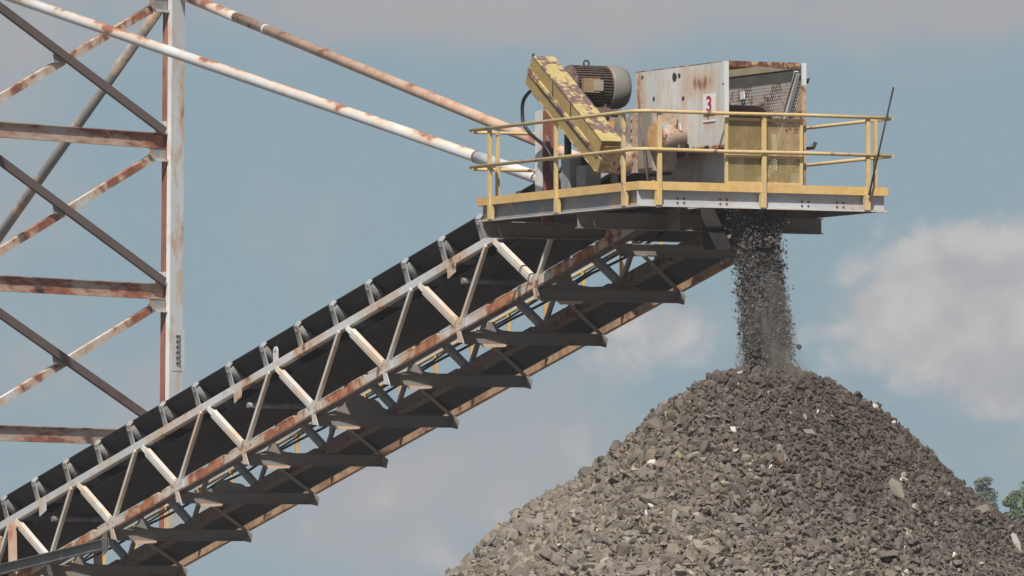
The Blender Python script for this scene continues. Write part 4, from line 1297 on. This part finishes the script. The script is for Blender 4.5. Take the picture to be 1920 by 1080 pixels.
# ------------------------------------------------------------------ trees on the horizon
def tree(loc, height, width, mat, seed, label, conifer=0.5):
    rng = np.random.default_rng(seed)
    root = thing('tree', label, 'tree', loc, 'trees beyond the gravel heap')
    t = MB()
    t.tube([(loc[0], loc[1], 0), (loc[0] + 0.1, loc[1], height * 0.5), (loc[0], loc[1] + 0.1, height * 0.93)], [0.3, 0.2, 0.05], 8)
    for _ in range(14):
        a, zz = rng.uniform(0, 2 * PI), rng.uniform(0.3, 0.8) * height
        L_ = width * 0.4 * (1.05 - zz / height)
        t.tube([(loc[0], loc[1], zz), (loc[0] + L_ * math.cos(a), loc[1] + L_ * math.sin(a), zz + 0.2 * L_)], [0.08, 0.02], 5)
    t.build('trunk', M['trunk'], root)
    lobes = []
    for _ in range(90):
        f = rng.uniform(0.10, 0.97) ** 0.9
        wr = width * 0.5 * (1 - f ** 1.6) * (1 - conifer) + width * 0.5 * (1 - f) * conifer + 0.25
        a = rng.uniform(0, 2 * PI)
        rr_ = wr * rng.uniform(0.0, 0.9)
        lobes.append((rr_ * math.cos(a), rr_ * math.sin(a), f * height, rng.uniform(0.10, 0.2) * width * (1.1 - 0.6 * f)))
    vs, fs = [], []
    for lx_, ly_, lz_, lr in lobes:
        n = 260
        for _ in range(n):
            p = rng.normal(size=3)
            p = p / np.linalg.norm(p) * lr * rng.uniform(0.55, 1.08) * np.array([1, 1, 0.75]) + np.array([lx_, ly_, lz_])
            d1, d2 = rng.normal(size=3), rng.normal(size=3)
            d1 /= np.linalg.norm(d1)
            d2 = np.cross(d1, d2)
            d2 /= np.linalg.norm(d2)
            s = rng.uniform(0.05, 0.11)
            b0 = len(vs)
            q = p + np.array(loc)
            vs += [tuple(q - d1 * s), tuple(q + d2 * s * 0.6), tuple(q + d1 * s), tuple(q - d2 * s * 0.6)]
            fs.append((b0, b0 + 1, b0 + 2, b0 + 3))
    me = bpy.data.meshes.new('crown')
    me.from_pydata([tuple(np.array(p) - np.array(loc)) for p in vs], [], fs)
    me.materials.append(mat)
    o = bpy.data.objects.new('crown', me)
    COL.objects.link(o)
    o.parent = root
    return root


def at_depth(lat_px, depth):
    """ground point at a horizontal distance along the view, sideways in thousandths of the distance"""
    q = CAM_LOC + AHEAD * depth + RIGHT * (lat_px * depth / 1000.0)
    return (q.x, q.y, 0.0)


tree(at_depth(56.5, 400), 10.6, 6.5, M['leaf_a'], 3, 'green bushy tree at the right edge of the picture behind the heap', 0.35)
tree(at_depth(53.8, 408), 10.3, 3.2, M['leaf_a'], 8, 'slim pointed green tree beside the bushy tree at the right edge', 0.8)
tree(at_depth(50.7, 470), 12.3, 5.0, M['leaf_b'], 5, 'grey-green distant tree just above the right slope of the heap', 0.3)

# ------------------------------------------------------------------ air
hz = bpy.data.materials.new('air_haze')
hz.use_nodes = True
hn = NT(hz.node_tree)
hn.n.clear()
hv = hn.node('ShaderNodeVolumePrincipled')
hv.inputs['Color'].default_value = (0.92, 0.92, 0.96, 1)
hv.inputs['Density'].default_value = 0.00026
ho = hn.node('ShaderNodeOutputMaterial')
hn.l.new(hv.outputs[0], ho.inputs['Volume'])
hb_ = MB()
hb_.box((-3060.0, -3060.0, -1.0), (3060.0, 3060.0, 16.0))
tag(hb_.build('haze', hz, None), kind='stuff')
